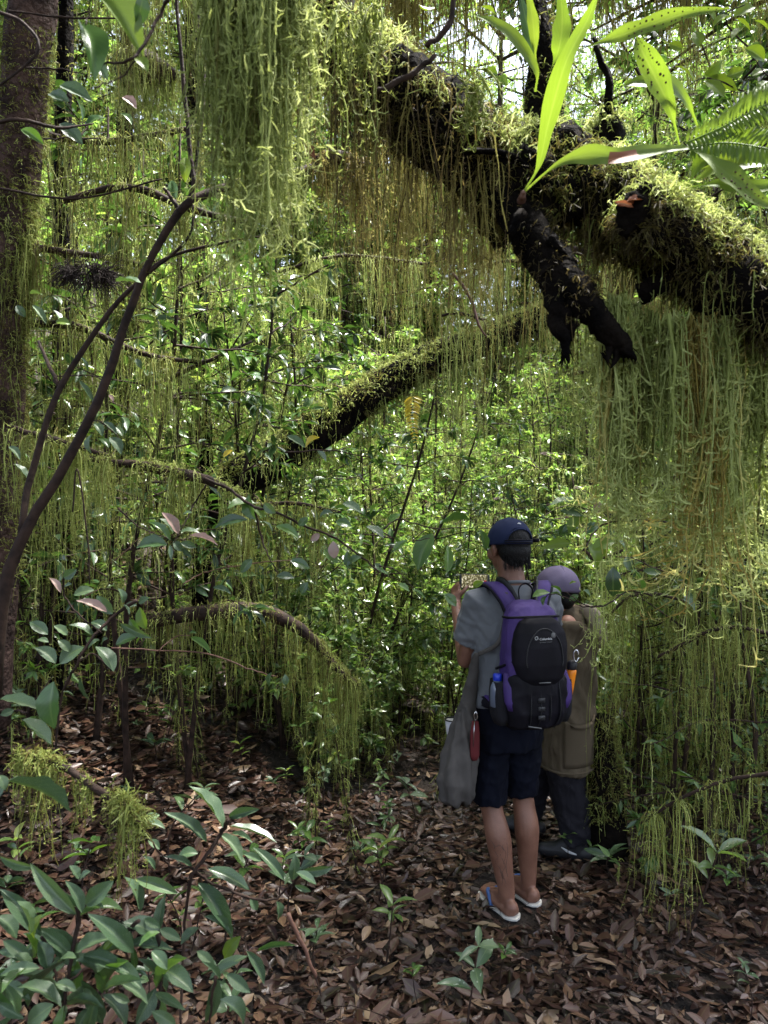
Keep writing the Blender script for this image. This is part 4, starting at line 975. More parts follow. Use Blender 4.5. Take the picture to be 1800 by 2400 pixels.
loft(b, [(np.array([.546, 3.25, .72]), r_ * .150, f_ * .108), (np.array([.546, 3.25, .82]), r_ * .158, f_ * .118), (np.array([.547, 3.25, .90]), r_ * .157, f_ * .112), (np.array([.548, 3.25, .97]), r_ * .150, f_ * .102)], 36)
for H, K, hem in ((HL + np.array([.0, 0, 0]), np.array([.462, 3.255, .478]), 0), (HR, np.array([.617, 3.335, .487]), 0)):
    tube(b, [H, H * .6 + K * .4, H * .25 + K * .75, K], [.092, .082, .076, .0745], sides=24)
me = fuse(b, 'shorts', .0062, 3, mo, lambda p, n: wr(p, .018, 9, 1.9)); me.materials.append(NAVY); obj('shorts', me, None, man)
# hair
def hh(x, y, z): return hc + HM @ np.array([x, y, z])
b = Buf()
prim_ell(b, hh(0, -.022, .030), (.083, .097, .088), HM); prim_ell(b, hh(0, -.052, -.018), (.074, .062, .060), HM); prim_ell(b, hh(0, -.066, -.052), (.056, .040, .034), HM)
me = fuse(b, 'hair', .005, 3, mo, lambda p, n: .0010 * np.sin(p[:, 0] * 520 + p[:, 1] * 300)); me.materials.append(HAIR); hair = obj('hair', me, None, man)
# loose hair ends on the nape and over the strap of the cap
b = Buf(); n = 340; a = rng.uniform(-2.75, -.40, n); zz = rng.uniform(-.085, -.02, n)
S = np.array([hh(.075 * math.cos(q) * .98, -.040 + .066 * math.sin(q), z_) for q, z_ in zip(a, zz)])
strands(b, S, nrm(np.array([0, 0, -1.0]) + rng.normal(0, .16, (n, 3))), rng.uniform(.015, .034, n), K=4, r=.0013, wob=.08, sides=2); b.build('hair_ends', HAIR, hair)
# cap, worn with the opening and its strap at the back
capR = (.0915, .108, .104)
def cap_pt(az, el, k=1.0): return hh(capR[0] * k * math.cos(el) * math.cos(az), -.014 + capR[1] * k * math.cos(el) * math.sin(az), .022 + capR[2] * k * math.sin(el))
b = Buf(); na, ne = 72, 20; els = np.linspace(R(-6), R(90), ne); azs = np.arange(na) * 2 * np.pi / na
V = np.array([[cap_pt(a, e, 1 + .006 * math.cos(6 * a) ** 8 * (1 if math.cos(6 * a) < 0 else 0) + .004 * math.sin(a * 5 + e * 7) + .003 * math.sin(a * 11 - e * 5)) for a in azs] for e in els])
q = []
for i in range(ne - 1):
    for j in range(na):
        am = azs[j] + math.pi / na; e = els[i] + .02; da = (am - R(270) + math.pi) % (2 * math.pi) - math.pi
        if (da / R(42)) ** 2 + ((e - R(2)) / R(28)) ** 2 < 1 and e > R(2): continue
        q.append((i * na + j, i * na + (j + 1) % na, (i + 1) * na + (j + 1) % na, (i + 1) * na + j))
b.add(V.reshape(-1, 3), q)
cap_o = b.build('cap', CAPNAVY, man); sm = cap_o.modifiers.new('cloth', 'SOLIDIFY'); sm.thickness = .003; sm.offset = 1
b = Buf(); arch = np.array([cap_pt(R(270) + R(42) * math.cos(t), R(2) + R(28) * math.sin(t), 1.015) for t in np.linspace(0, np.pi, 22)]); tube(b, arch, .0032, sides=6)
b.build('opening_edge', CAPNAVY, cap_o)
b = Buf(); sp_ = np.array([cap_pt(a, R(-2), 1.02) for a in np.linspace(R(222), R(330), 20)]); tube(b, sp_, .0035, sides=8, flat=1); tube(b, sp_ + UP * .009, .0035, sides=8); 
e_ = cap_pt(R(322), R(0), 1.03); tube(b, [e_ + UP * .004, e_ + UP * .004 + np.array([.026, -.006, .001])], .0085, sides=8, flat=.4); b.build('strap', BLACKN, cap_o)
b = Buf(); prim_ell(b, cap_pt(0, R(90), 1.01), (.009, .009, .005), n=8); b.build('button', CAPNAVY, cap_o)
for k in range(6):
    b = Buf(); tube(b, np.array([cap_pt(R(30 + 60 * k), e, 1.012) for e in np.linspace(R(34 if k == 4 else -5), R(88), 14)]), .0014, sides=5); b.build('seam', CAPNAVY, cap_o)
b = Buf(); br_ = []
for t in np.linspace(0, 1, 8):
    for a in np.linspace(-1, 1, 15):
        p0 = cap_pt(R(90) + a * R(58), R(-3), 1.0); out = HM @ np.array([a * .012, .072 * math.cos(a * 1.15), -.012 - .018 * a * a]); br_.append(p0 + out * t)
q = [(i * 15 + j, i * 15 + j + 1, (i + 1) * 15 + j + 1, (i + 1) * 15 + j) for i in range(7) for j in range(14)]
b.add(np.array(br_), q); bo = b.build('brim', CAPNAVY, cap_o); sm = bo.modifiers.new('board', 'SOLIDIFY'); sm.thickness = .004
b = Buf(); lg = np.array([cap_pt(R(272 + t * 15), R(47 - 3 * abs(t)), 1.02) for t in np.linspace(-.5, .62, 7)]); tube(b, lg, [.0012, .003, .0038, .0038, .0038, .003, .0012], sides=6); b.build('logo', WHITEPR, cap_o)
# flip flops
def flipflop(A, d, side):
    d = nrm(np.asarray(d, float)); s = np.array([d[1], -d[0], 0]) * side
    c0 = A * [1, 1, 0] - d * .075; n = 26; out = []
    for t in np.linspace(0, 1, n):
        w = .040 + .014 * math.sin(math.pi * np.clip((t - .25) / .75, 0, 1)); w *= min(1, math.sqrt(max(t, 0) / .12), math.sqrt(max(1 - t, 0) / .14)) if 0 < t < 1 else .05
        out.append((c0 + d * t * .292, w))
    L_ = [p - s * w for p, w in out]; R_ = [p + s * w for p, w in out]; loop = np.array(L_ + R_[::-1]); m = len(loop)
    def slab(z0, z1, k):
        cc = loop.mean(0); lo = cc + (loop - cc) * k; V = np.vstack([lo + UP * z0, lo + UP * z1]); ii = np.arange(m); jj = (ii + 1) % m
        q = [(i, j, j + m, i + m) for i, j in zip(ii, jj)]
        for i in range(n - 1): q += [(m + i, m + i + 1, m + m - 2 - i, m + m - 1 - i), (i + 1, i, m - 1 - i, m - 2 - i)]
        return V, q
    so = Buf(); so.add(*slab(.000, .009, 1.0)); lower = so.build('sandal', SHOE, man, smooth=False)
    so = Buf(); so.add(*slab(.0095, .017, 1.015)); so.build('footbed', WHITE, lower, smooth=False)
    st_ = Buf(); tb = c0 + d * .235 + s * .012 + UP * .03
    for sg in (-1, 1):
        e = c0 + d * .135 + s * sg * .045 + UP * .014
        tube(st_, catmull([tb, c0 + d * .195 + s * sg * .030 + UP * .058, c0 + d * .155 + s * sg * .043 + UP * .045, e], 12), [.007, .008, .009, .008], sides=8, segs=12)
    st_.build('strap', BLUE, lower)
flipflop(AL, FD, 1); flipflop(AR, FDR, -1)

# ---- the phone in his hands
ph = thing('phone', 'smartphone held up sideways in both hands, its screen showing the forest', 'phone', phone_c)
def box_loft(buf, c, ax, ay, az, hx, hy, hz, r=.25, sides=28):
    loft(buf, [(c - az * hz, ax * hx * .97, ay * hy * .97), (c - az * hz * .7, ax * hx, ay * hy), (c + az * hz * .7, ax * hx, ay * hy), (c + az * hz, ax * hx * .97, ay * hy * .97)], sides, pw=7)
b = Buf(); box_loft(b, phone_c, ph_r, ph_u, ph_n, .074, .036, .0042); b.build('phone_case', SHOE, ph)
m, nt, N, Lk, out = newmat('phone screen image')
tc = N.new('ShaderNodeTexCoord'); nz = N.new('ShaderNodeTexNoise'); nz.inputs['Scale'].default_value = 130; nz.inputs['Detail'].default_value = 4; Lk.new(tc.outputs['Object'], nz.inputs[0])
rp = ramp(nt, [(.3, (.01, .01, .01)), (.45, (.07, .06, .03)), (.55, (.16, .15, .07)), (.66, (.5, .46, .36))]); Lk.new(nz.outputs[0], rp.inputs[0])
em = N.new('ShaderNodeEmission'); em.inputs[1].default_value = .30; Lk.new(rp.outputs[0], em.inputs[0]); Lk.new(em.outputs[0], out.inputs[0])
b = Buf(); s4 = [phone_c + ph_n * .0046 + ph_r * x * .062 + ph_u * y * .032 for x, y in ((-1, -1), (1, -1), (1, 1), (-1, 1))]; b.add(np.array(s4), [(0, 1, 2, 3)]); b.build('screen', m, ph, smooth=False)
b = Buf(); pr = phone_c + ph_n * .0052 + ph_r * .052; th_ = np.linspace(0, 6.283, 13)[:-1]; b.add(np.vstack([[pr], [pr + ph_r * .0055 * math.cos(a) + ph_u * .0055 * math.sin(a) for a in th_]]), None, [(0, 1 + i, 1 + (i + 1) % 12) for i in range(12)]); b.build('record_button', plain('red button', (.6, .03, .02), .5), ph)

# ---- backpack
bp = thing('backpack', 'purple and black backpack on the back of the man in the navy cap', 'backpack', (.63, 3.05, .9))
B0 = C - f_ * .122 - r_ * .016                                             # plane of the back
def bk_pt(u, v, z): return B0 + r_ * (u + .012) - f_ * v + UP * z
b = Buf()
sec = [(.868, .085, .055, .05), (.885, .112, .075, .075), (.93, .128, .082, .088), (1.02, .132, .084, .092), (1.14, .130, .082, .090), (1.25, .122, .076, .082), (1.32, .110, .066, .070), (1.362, .088, .050, .055), (1.382, .05, .03, .04)]
loft(b, [(bk_pt(0, v, z), r_ * hw, -f_ * hd_) for z, hw, hd_, v in sec], 40, pw=3.2)
me = fuse(b, 'pack', .006, 4, parent_loc(bp), lambda p, n: wr(p, .010, 21, 1.9)); me.materials.append(PURPLE); obj('pack_body', me, None, bp)
b = Buf()                                                       # black lower panel wraps the front
loft(b, [(bk_pt(0, v + .012, z), r_ * hw, -f_ * hd_) for z, hw, hd_, v in ((.862, .088, .050, .055), (.885, .116, .074, .078), (.94, .131, .082, .092), (1.02, .134, .083, .096), (1.075, .131, .08, .096), (1.10, .118, .07, .092))], 40, pw=3.2)
me = fuse(b, 'lower', .006, 3, parent_loc(bp), lambda p, n: wr(p, .010, 22, 1.9)); me.materials.append(BLACKN); obj('lower_panel', me, None, bp)
b = Buf()                                                       # domed front pocket
loft(b, [(bk_pt(.004, .145, z), r_ * hw, -f_ * hd_) for z, hw, hd_ in ((1.055, .070, .045), (1.085, .098, .058), (1.14, .116, .064), (1.21, .116, .062), (1.265, .106, .055), (1.305, .084, .042), (1.325, .050, .025))], 40, pw=2.8)
me = fuse(b, 'pocket', .005, 4, parent_loc(bp), lambda p, n: wr(p, .004, 23, 1.6)); me.materials.append(BLACKN); pocket = obj('front_pocket', me, None, bp)
pbvh = BVHTree.FromPolygons([v.co + Vector(parent_loc(bp)) for v in me.vertices], [p.vertices[:] for p in me.polygons])
def on_pocket(px, py):
    o = Vector((0, 0, CH)); h = pbvh.ray_cast(o, (Vector(P(px, py, 1.0)) - o).normalized()); return h
def pk_line(zs, us, off=.002):
    pts = []
    for z_, u_ in zip(zs, us):
        o = Vector(bk_pt(u_, .5, z_)); h = pbvh.ray_cast(o, Vector(f_))
        if h[0] is not None: pts.append(np.array(h[0]) + np.array(h[1]) * off)
    return np.array(pts)
aa = np.linspace(R(200), R(-20), 40); l_ = pk_line(1.16 + .125 * np.sin(aa) * np.where(np.sin(aa) > 0, 1, .6), .004 + .078 * np.cos(aa))
if len(l_) > 4: b = Buf(); tube(b, l_, .0024, sides=6); b.build('zipper', SHOE, pocket)
b = Buf()                                                       # main zipper arc over the purple top
def arc(z, hw, hd_, v, a0, a1, up=0.0): return np.array([bk_pt(0, v, z + up * math.sin((a - a0) / (a1 - a0) * math.pi)) + (r_ * hw * np.sign(math.cos(a)) * abs(math.cos(a)) ** .625 - f_ * hd_ * np.sign(math.sin(a)) * abs(math.sin(a)) ** .625) * 1.02 for a in np.linspace(a0, a1, 36)])
tube(b, arc(1.318, .112, .069, .072, R(-8), R(188), .008), .005, sides=6); b.build('main_zipper', BLACKN, bp)
b = Buf(); q_ = arc(1.318, .112, .069, .072, R(100), R(112)); tube(b, [q_[0], q_[-1] - UP * .004, q_[-1] - UP * .030 + r_ * .02], .0028, sides=6); b.build('zipper_pull', STEEL, bp)
for s, uu in ((-1, -.066), (1, .080)):                          # shoulder straps, padded ribbons over the shoulders
    path = catmull([bk_pt(uu * .8, .015, 1.335), bk_pt(uu * 1.05, -.012, 1.385), bk_pt(uu * 1.35 + s * .01, -.055, 1.432), bk_pt(uu * 1.5 + s * .012, -.115, 1.437), bk_pt(uu * 1.5 + s * .01, -.19, 1.39), bk_pt(uu * 1.5, -.235, 1.30), bk_pt(uu * 1.7, -.225, 1.15), bk_pt(uu * 2.0, -.15, 1.0), bk_pt(uu * 1.7, -.02, .95)], 40)
    for nm, hw, th2, mt, dz in (('shoulder_strap', .034, .009, PURPLE, 0), ('strap_edge', .042, .005, BLACKN, -.004)):
        T = nrm(np.gradient(path, axis=0)); sd_ = nrm(np.cross(T, np.cross(T, r_) * -1) ); sd_ = nrm(r_ - T * (T @ r_)[:, None]); nn = np.cross(sd_, T)
        V = np.stack([path + sd_ * hw * a + nn * th2 * c_ + UP * dz for a, c_ in ((-1, 0), (-.8, 1), (.8, 1), (1, 0), (.8, -1), (-.8, -1))], 1)
        n = len(path); bb = Buf(); q = [(i * 6 + j, i * 6 + (j + 1) % 6, (i + 1) * 6 + (j + 1) % 6, (i + 1) * 6 + j) for i in range(n - 1) for j in range(6)]
        bb.add(V.reshape(-1, 3), q); bb.build(nm, mt, bp)
for s, uu in ((-1, -.030), (1, .058)):                          # black webbing on the inner side of each strap
    path = catmull([bk_pt(uu * .9, .012, 1.352), bk_pt(uu * 1.2 + s * .006, -.03, 1.41), bk_pt(uu * 1.3 + s * .022, -.075, 1.446), bk_pt(uu * 1.4 + s * .03, -.12, 1.448)], 16)
    bb = Buf(); tube(bb, path, .021, sides=8, flat=.3); bb.build('strap_lining', SHOE, bp)
for s in (-1, 1):                                               # purple wing beside each side pocket
    bb = Buf(); loft(bb, [(bk_pt(s * .112, .150, .955), r_ * .018, -f_ * .014), (bk_pt(s * .116, .150, .99), r_ * .030, -f_ * .020), (bk_pt(s * .122, .140, 1.05), r_ * .026, -f_ * .022), (bk_pt(s * .124, .12, 1.10), r_ * .012, -f_ * .016)], 16); bb.build('side_wing', PURPLE, bp)
b = Buf(); tube(b, catmull([bk_pt(-.022, .012, 1.37), bk_pt(-.020, .0, 1.425), bk_pt(.012, -.01, 1.447), bk_pt(.040, .0, 1.425), bk_pt(.044, .012, 1.37)], 18), .006, sides=8, flat=.5); b.build('carry_loop', BLACKN, bp)
for s in (-1, 1):                                               # side pockets of mesh and side straps
    b = Buf(); loft(b, [(bk_pt(s * .135, .075, z), r_ * a, -f_ * c_) for z, a, c_ in ((.885, .022, .04), (.92, .036, .055), (1.0, .040, .060), (1.06, .034, .060))], 22, pw=2.5); b.build('side_pocket', MESHB, bp)
    b = Buf(); tube(b, catmull([bk_pt(s * .136, .03, 1.10), bk_pt(s * .130, .11, 1.13), bk_pt(s * .10, .165, 1.16)], 10), .0055, sides=6, flat=.4); b.build('side_strap', BLACKN, bp)
    b = Buf(); tube(b, catmull([bk_pt(s * .12, .0, .93), bk_pt(s * .155, -.06, .935), bk_pt(s * .172, -.13, .94)], 10), [.02, .017, .012], sides=8, segs=10, flat=.35); b.build('hip_belt', BLACKN, bp)
for u in (-.045, -.005, .035, .075):                            # webbing down the lower panel
    b = Buf(); tube(b, catmull([bk_pt(u, .176, 1.07), bk_pt(u * 1.05, .186, 1.0), bk_pt(u * 1.05, .182, .93), bk_pt(u * .9, .150, .878)], 10), .009, sides=6, flat=.25); b.build('webbing', SHOE, bp)
for z in (.93, .965, 1.0): b = Buf(); box_loft(b, bk_pt(-.005, .190, z), r_, UP, -f_, .015, .010, .004, sides=12); b.build('buckle', SHOE, bp)
b = Buf(); tube(b, [bk_pt(-.055, .176, .895), bk_pt(.0, .180, .885)], .003, sides=6); tube(b, [bk_pt(-.02, .20, 1.072), bk_pt(.03, .20, 1.071)], .0022, sides=6); b.build('reflective_piping', GREYPR, bp)
def lettering(txt, px, py, wpx, name, mat, parent):
    cu = bpy.data.curves.new(name, 'FONT'); cu.body = txt; cu.size = 1.0; cu.extrude = .01; cu.align_x = 'CENTER'
    o = bpy.data.objects.new(name, cu); COL.objects.link(o); dg = bpy.context.evaluated_depsgraph_get(); me = bpy.data.meshes.new_from_object(o.evaluated_get(dg)); bpy.data.objects.remove(o)
    co = np.empty(len(me.vertices) * 3, np.float32); me.vertices.foreach_get('co', co); co = co.reshape(-1, 3); w = np.ptp(co[:, 0]); sc = wpx / w
    new = []
    for x, y, z in co:
        h = on_pocket(px + x * sc, py - y * sc - x * sc * .06)
        new.append((np.array(h[0]) + np.array(h[1]) * (.0012 + z * .03)) if h[0] is not None else P(px + x * sc, py - y * sc, 2.86))
    me.vertices.foreach_set('co', (np.array(new, np.float32) - np.array(parent_loc(parent), np.float32)).ravel()); me.update(); me.materials.clear()
    return obj(name, me, mat, parent)
lettering('Columbia', 1279, 1500, 29, 'brand_lettering', WHITEPR, pocket)
lettering('Sportswear Company', 1279, 1506, 29, 'brand_lettering', GREYPR, pocket)
h = on_pocket(1257, 1496)
if h[0] is not None:
    b = Buf(); hp = np.array(h[0]) + np.array(h[1]) * .002
    for a in range(4):
        c_, s_ = math.cos(a * math.pi / 2 + .78), math.sin(a * math.pi / 2 + .78); c2, s2 = math.cos(a * math.pi / 2 + 1.9), math.sin(a * math.pi / 2 + 1.9)
        tube(b, [hp + r_ * c_ * .003 + UP * s_ * .003, hp + r_ * c_ * .008 + UP * s_ * .008, hp + r_ * c2 * .007 + UP * s2 * .007], .0011, sides=5)
    b.build('emblem', WHITEPR, pocket)
h = on_pocket(1297, 1489)
if h[0] is not None:
    b = Buf(); prim_ell(b, np.array(h[0]), (.0105, .004, .012), basis(r_, f_), n=10); b.build('round_badge', GREYPR, pocket)

# ---- things hung on or stuck in the pack
wb = thing('water_bottle', 'small clear water bottle with blue cap in the left side pocket of the backpack', 'bottle', bk_pt(-.148, .082, .96))
w0 = bk_pt(-.150, .085, 0); b = Buf(); zz = [.955, .96, 1.0, 1.035, 1.055, 1.066]; rr = [.02, .031, .032, .030, .022, .014]; loft(b, [(w0 + UP * z, r_ * q, f_ * q) for z, q in zip(zz, rr)], 20); b.build('bottle_body', CLEARB, wb)
b = Buf(); loft(b, [(w0 + UP * z, r_ * q, f_ * q) for z, q in ((1.064, .0175), (1.066, .0185), (1.088, .0185), (1.091, .016))], 20); b.build('bottle_cap', BLUECAP, wb)
ob = thing('orange_bottle', 'orange bottle with black lid in the right side pocket of the backpack', 'bottle', bk_pt(.150, .08, .98))
ax = nrm(np.array([.12, 0, 1.0])); w0 = bk_pt(.163, .10, .03) - np.array([.12, 0, 0]); b = Buf(); loft(b, [(w0 + ax * z, r_ * q, f_ * q) for z, q in ((.94, .014), (1.0, .018), (1.05, .020), (1.068, .021), (1.075, .018))], 18); b.build('bottle_body', ORANGE, ob)
b = Buf(); loft(b, [(w0 + ax * z, r_ * q, f_ * q) for z, q in ((1.074, .018), (1.078, .021), (1.105, .020), (1.112, .013))], 18); b.build('bottle_lid', SHOE, ob)
b = Buf(); ca = w0 + ax * 1.135; tube(b, catmull([ca + np.array([.010 * math.cos(t) + .006, -.02, .024 * math.sin(t)]) for t in np.linspace(0, 6.0, 12)], 22), .0032, sides=6); b.build('carabiner', STEEL, ob)

# cloth bag hanging at his left hip
tb = thing('cloth_bag', 'long grey cloth bag hanging from the left shoulder of the man beside his shorts', 'bag', (.33, 3.2, .5))
b = Buf(); cc = lambda px, py, d: P(px, py, d)
loft(b, [(cc(1072, 1886, 3.12), r_ * .045, f_ * .02), (cc(1070, 1875, 3.12), r_ * .066, f_ * .045), (cc(1070, 1830, 3.12), r_ * .078, f_ * .062), (cc(1078, 1760, 3.14), r_ * .066, f_ * .058), (cc(1088, 1690, 3.16), r_ * .046, f_ * .044), (cc(1100, 1630, 3.18), r_ * .030, f_ * .030), (cc(1110, 1570, 3.16), r_ * .018, f_ * .018), (cc(1118, 1530, 3.13), r_ * .012, f_ * .012)], 26)
me = fuse(b, 'bag', .0055, 3, parent_loc(tb), lambda p, n: 0.011 * np.sin(np.arctan2(p[:, 1] - 3.15, p[:, 0] - .33) * 7 + p[:, 2] * 6) * np.clip((1.2 - p[:, 2]) * 1.5, 0, 1) + wr(p, .014, 31, 1.6)); me.materials.append(TOTE); obj('bag_body', me, None, tb)
b = Buf(); tube(b, catmull([cc(1118, 1535, 3.13), bk_pt(-.12, .012, 1.2), bk_pt(-.085, .006, 1.30), bk_pt(-.07, -.02, 1.41)], 16), .009, sides=8, flat=.4); b.build('bag_strap', TOTE, tb)
# red pouch with a steel clip
rp_ = thing('red_pouch', 'narrow dark red pouch clipped below the hem of the grey t-shirt', 'pouch', P(1113, 1700, 3.1))
b = Buf(); loft(b, [(P(1112, 1782, 3.1), r_ * .012, f_ * .006), (P(1112, 1770, 3.1), r_ * .021, f_ * .012), (P(1113, 1720, 3.1), r_ * .020, f_ * .012), (P(1114, 1690, 3.1), r_ * .014, f_ * .008)], 16, pw=3); b.build('pouch_body', RED, rp_)
b = Buf(); tube(b, catmull([P(1114, 1690, 3.09), P(1119, 1682, 3.08), P(1116, 1668, 3.08), P(1111, 1676, 3.08), P(1114, 1690, 3.09)], 16), .0026, sides=6); tube(b, [P(1112, 1690, 3.08), P(1109, 1750, 3.08)], .004, sides=6, flat=.4); b.build('steel_clip', STEEL, rp_)
# white cup behind the bag
wc = thing('white_cup', 'white cup with dark rim showing behind the grey cloth bag', 'cup', P(1062, 1712, 3.28))
b = Buf(); loft(b, [(P(1066, 1745, 3.28), r_ * .028, f_ * .028), (P(1063, 1712, 3.28), r_ * .033, f_ * .033), (P(1062, 1688, 3.28), r_ * .035, f_ * .035)], 22); b.build('cup_body', WHCUP, wc)
b = Buf(); tube(b, np.array([P(1062, 1686, 3.28) + np.array([.036 * math.cos(a), .036 * math.sin(a), 0]) for a in np.linspace(0, 6.283, 25)]), .0035, sides=6, cap=False); b.build('cup_rim', SHOE, wc)

# ---- the second person, bent forward, facing left
P2o = np.array([.93, 3.78, 0]); p2 = thing('person', 'second person in lavender cap and long khaki coat, stooping behind the man with the backpack', 'person', P2o)
a2 = R(72); f2 = np.array([-math.sin(a2), math.cos(a2), 0]); r2 = np.array([math.cos(a2), math.sin(a2), 0])
hf2 = R(66); hfv = np.array([-math.sin(hf2), math.cos(hf2), 0]); hrv = np.array([math.cos(hf2), math.sin(hf2), 0])
pit = R(8); HM2 = basis(hrv, hfv) @ np.array([[1, 0, 0], [0, math.cos(pit), -math.sin(pit)], [0, math.sin(pit), math.cos(pit)]])
hc2 = np.array([.868, 3.76, 1.35])
hip2 = np.array([.955, 3.83, .80]); sh2 = np.array([.955, 3.80, 1.20])
b = Buf(); head(b, hc2, HM2)
prim_cap(b, [sh2 + f2 * .0 + UP * .01, hc2 + HM2 @ np.array([0, -.02, -.05])], [.06, .052])
loft(b, [(hip2 - UP * .04, r2 * .14, f2 * .10), (hip2 + UP * .1, r2 * .14, f2 * .10), (sh2 - UP * .1, r2 * .16, f2 * .11), (sh2, r2 * .15, f2 * .09), (sh2 + UP * .05, r2 * .07, f2 * .06)])
S2 = [sh2 - r2 * .17, sh2 + r2 * .17]; E2 = [sh2 - r2 * .2 + f2 * .06 - UP * .25, sh2 + r2 * .2 + f2 * .08 - UP * .24]
W2 = [np.array([.74, 3.72, 1.0]), np.array([.74, 3.86, 1.0])]
for S, E, W in zip(S2, E2, W2):
    prim_cap(b, [S, E], [.045, .037]); prim_cap(b, [E, W], [.037, .025])
hand(b, W2[0], f2 * 1.0 - UP * .1, UP * .8 - r2 * .3, r2, .95, .5); hand(b, W2[1], f2 * 1.0 - UP * .1, UP * .8 + r2 * .3, -r2, .95, .5)
A2 = [np.array([.972, 3.72, .09]), np.array([.79, 4.02, .10])]
K2 = [np.array([.915, 3.74, .46]), np.array([.83, 3.98, .46])]; H2 = [np.array([.94, 3.76, .80]), np.array([.93, 3.92, .80])]
for H, K, A in zip(H2, K2, A2): prim_cap(b, [H, K], [.08, .052]); prim_cap(b, [K, K * .6 + A * .4 - f2 * .015, A], [.05, .05, .036]); prim_cap(b, [A - UP * .03, A + f2 * .12 - UP * .05], [.034, .025])
me = fuse(b, 'person', .0058, 5, P2o, dec=.25); me.materials.append(SKIN); obj('body', me, None, p2)
for s in (-1, 1):
    e = Buf(); prim_ell(e, hc2 + HM2 @ np.array([s * .031, .082, .012]), (.012, .010, .010)); e.build('eye', EYE, p2)
b = Buf(); prim_ell(b, hc2 + HM2 @ np.array([0, -.026, .018]), (.083, .095, .090), HM2); prim_ell(b, hc2 + HM2 @ np.array([0, -.06, -.03]), (.070, .050, .055), HM2)
me = fuse(b, 'hair', .006, 3, P2o); me.materials.append(HAIR); obj('hair', me, None, p2)
b = Buf()
loft(b, [(np.array([.945, 3.80, .455]), r2 * .20, f2 * .135), (np.array([.945, 3.80, .47]), r2 * .205, f2 * .142), (np.array([.945, 3.81, .65]), r2 * .20, f2 * .138), (np.array([.955, 3.82, .85]), r2 * .19, f2 * .132), (np.array([.965, 3.82, 1.05]), r2 * .19, f2 * .128), (np.array([.970, 3.81, 1.17]), r2 * .18, f2 * .115), (sh2 + UP * .045 + np.array([.005, 0, 0]), r2 * .10, f2 * .085), (sh2 + UP * .075, r2 * .06, f2 * .06)], 36)
for S, E, W in zip(S2, E2, W2): tube(b, [S + UP * .01, S * .5 + E * .5, E, E * .5 + W * .5, E * .15 + W * .85], [.07, .066, .058, .05, .044], sides=18)
me = fuse(b, 'coat', .0075, 3, P2o, lambda p, n: wr(p, .034, 41, 1.2) + wr(p, .014, 42, 2.4)); me.materials.append(KHAKI); coat = obj('coat', me, None, p2)
b = Buf()                                                       # big sagging pocket on the coat skirt
cb = np.array([.945, 3.80, 0]); 
def coat_pt(a, z, k): return cb + UP * z + (r2 * .20 * math.cos(a) + f2 * .138 * math.sin(a)) * k
V = []; aa = np.linspace(R(178), R(252), 14)
for i, z in enumerate(np.linspace(.50, .74, 10)):
    for j, a in enumerate(aa): V.append(coat_pt(a, z - (.05 * math.sin(j / 13 * math.pi) if i == 9 else 0), 1.05 + .08 * math.sin(j / 13 * math.pi) * (i / 9) ** .6))
b.add(np.array(V), [(i * 14 + j, i * 14 + j + 1, (i + 1) * 14 + j + 1, (i + 1) * 14 + j) for i in range(9) for j in range(13)])
po = b.build('coat_pocket', KHAKI, coat); sm = po.modifiers.new('cloth', 'SOLIDIFY'); sm.thickness = .006
b = Buf(); tube(b, np.array([coat_pt(a, .474, 1.03) for a in np.linspace(0, 2 * np.pi, 40)]), .007, sides=6, cap=False); b.build('hem', KHAKI, coat)
b = Buf(); tube(b, catmull([sh2 + UP * .06 - f2 * .06 - r2 * .06, sh2 + UP * .03 - f2 * .12 - r2 * .09, sh2 - UP * .06 - f2 * .15 - r2 * .08, sh2 - UP * .13 - f2 * .145 - r2 * .02], 16), [.03, .045, .045, .02], sides=10, segs=16, flat=.5, rough=.1); b.build('hood', KHAKI_L, coat)
# cap of the second person
def cp2(x, y, z): return hc2 + HM2 @ np.array([x, y, z])
b = Buf(); V = np.array([[cp2(.094 * math.cos(e) * math.cos(a) * (1 + .022 * math.sin(5 * a + 3 * e) + .016 * math.sin(9 * a - 6 * e)), -.012 + .110 * math.cos(e) * math.sin(a), .024 + .102 * math.sin(e) * (1 + .02 * math.sin(3 * a))) for a in np.arange(60) * 2 * np.pi / 60] for e in np.linspace(R(-6), R(90), 16)])
b.add(V.reshape(-1, 3), [(i * 60 + j, i * 60 + (j + 1) % 60, (i + 1) * 60 + (j + 1) % 60, (i + 1) * 60 + j) for i in range(15) for j in range(60)])
c2 = b.build('cap', LAV, p2); sm = c2.modifiers.new('cloth', 'SOLIDIFY'); sm.thickness = .003; sm.offset = 1
b = Buf(); V = []
for t in np.linspace(0, 1, 8):
    for a in np.linspace(-1, 1, 15):
        az = R(90) + a * R(62); V.append(cp2(.094 * math.cos(az) + a * .004 * t, -.012 + .110 * math.sin(az) + t * .085 * math.cos(a * 1.1), .016 - .006 * t - .022 * a * a * t))
b.add(np.array(V), [(i * 15 + j, i * 15 + j + 1, (i + 1) * 15 + j + 1, (i + 1) * 15 + j) for i in range(7) for j in range(14)])
bo = b.build('brim', LAV, c2); sm = bo.modifiers.new('board', 'SOLIDIFY'); sm.thickness = .004
for k in range(6):
    b = Buf(); az = R(30 + 60 * k); tube(b, np.array([cp2(.0955 * math.cos(e) * math.cos(az), -.012 + .1115 * math.cos(e) * math.sin(az), .024 + .104 * math.sin(e)) for e in np.linspace(R(-5), R(88), 12)]), .0014, sides=5); b.build('seam', LAV, c2)
b = Buf(); prim_ell(b, cp2(0, -.012, .128), (.008, .008, .005), n=8); b.build('button', LAV, c2)
b = Buf()
for H, K, A in zip(H2, K2, A2): tube(b, [H - UP * .1, K, K * .45 + A * .55, A + UP * .0 ], [.105, .098, .086, .070], sides=20)
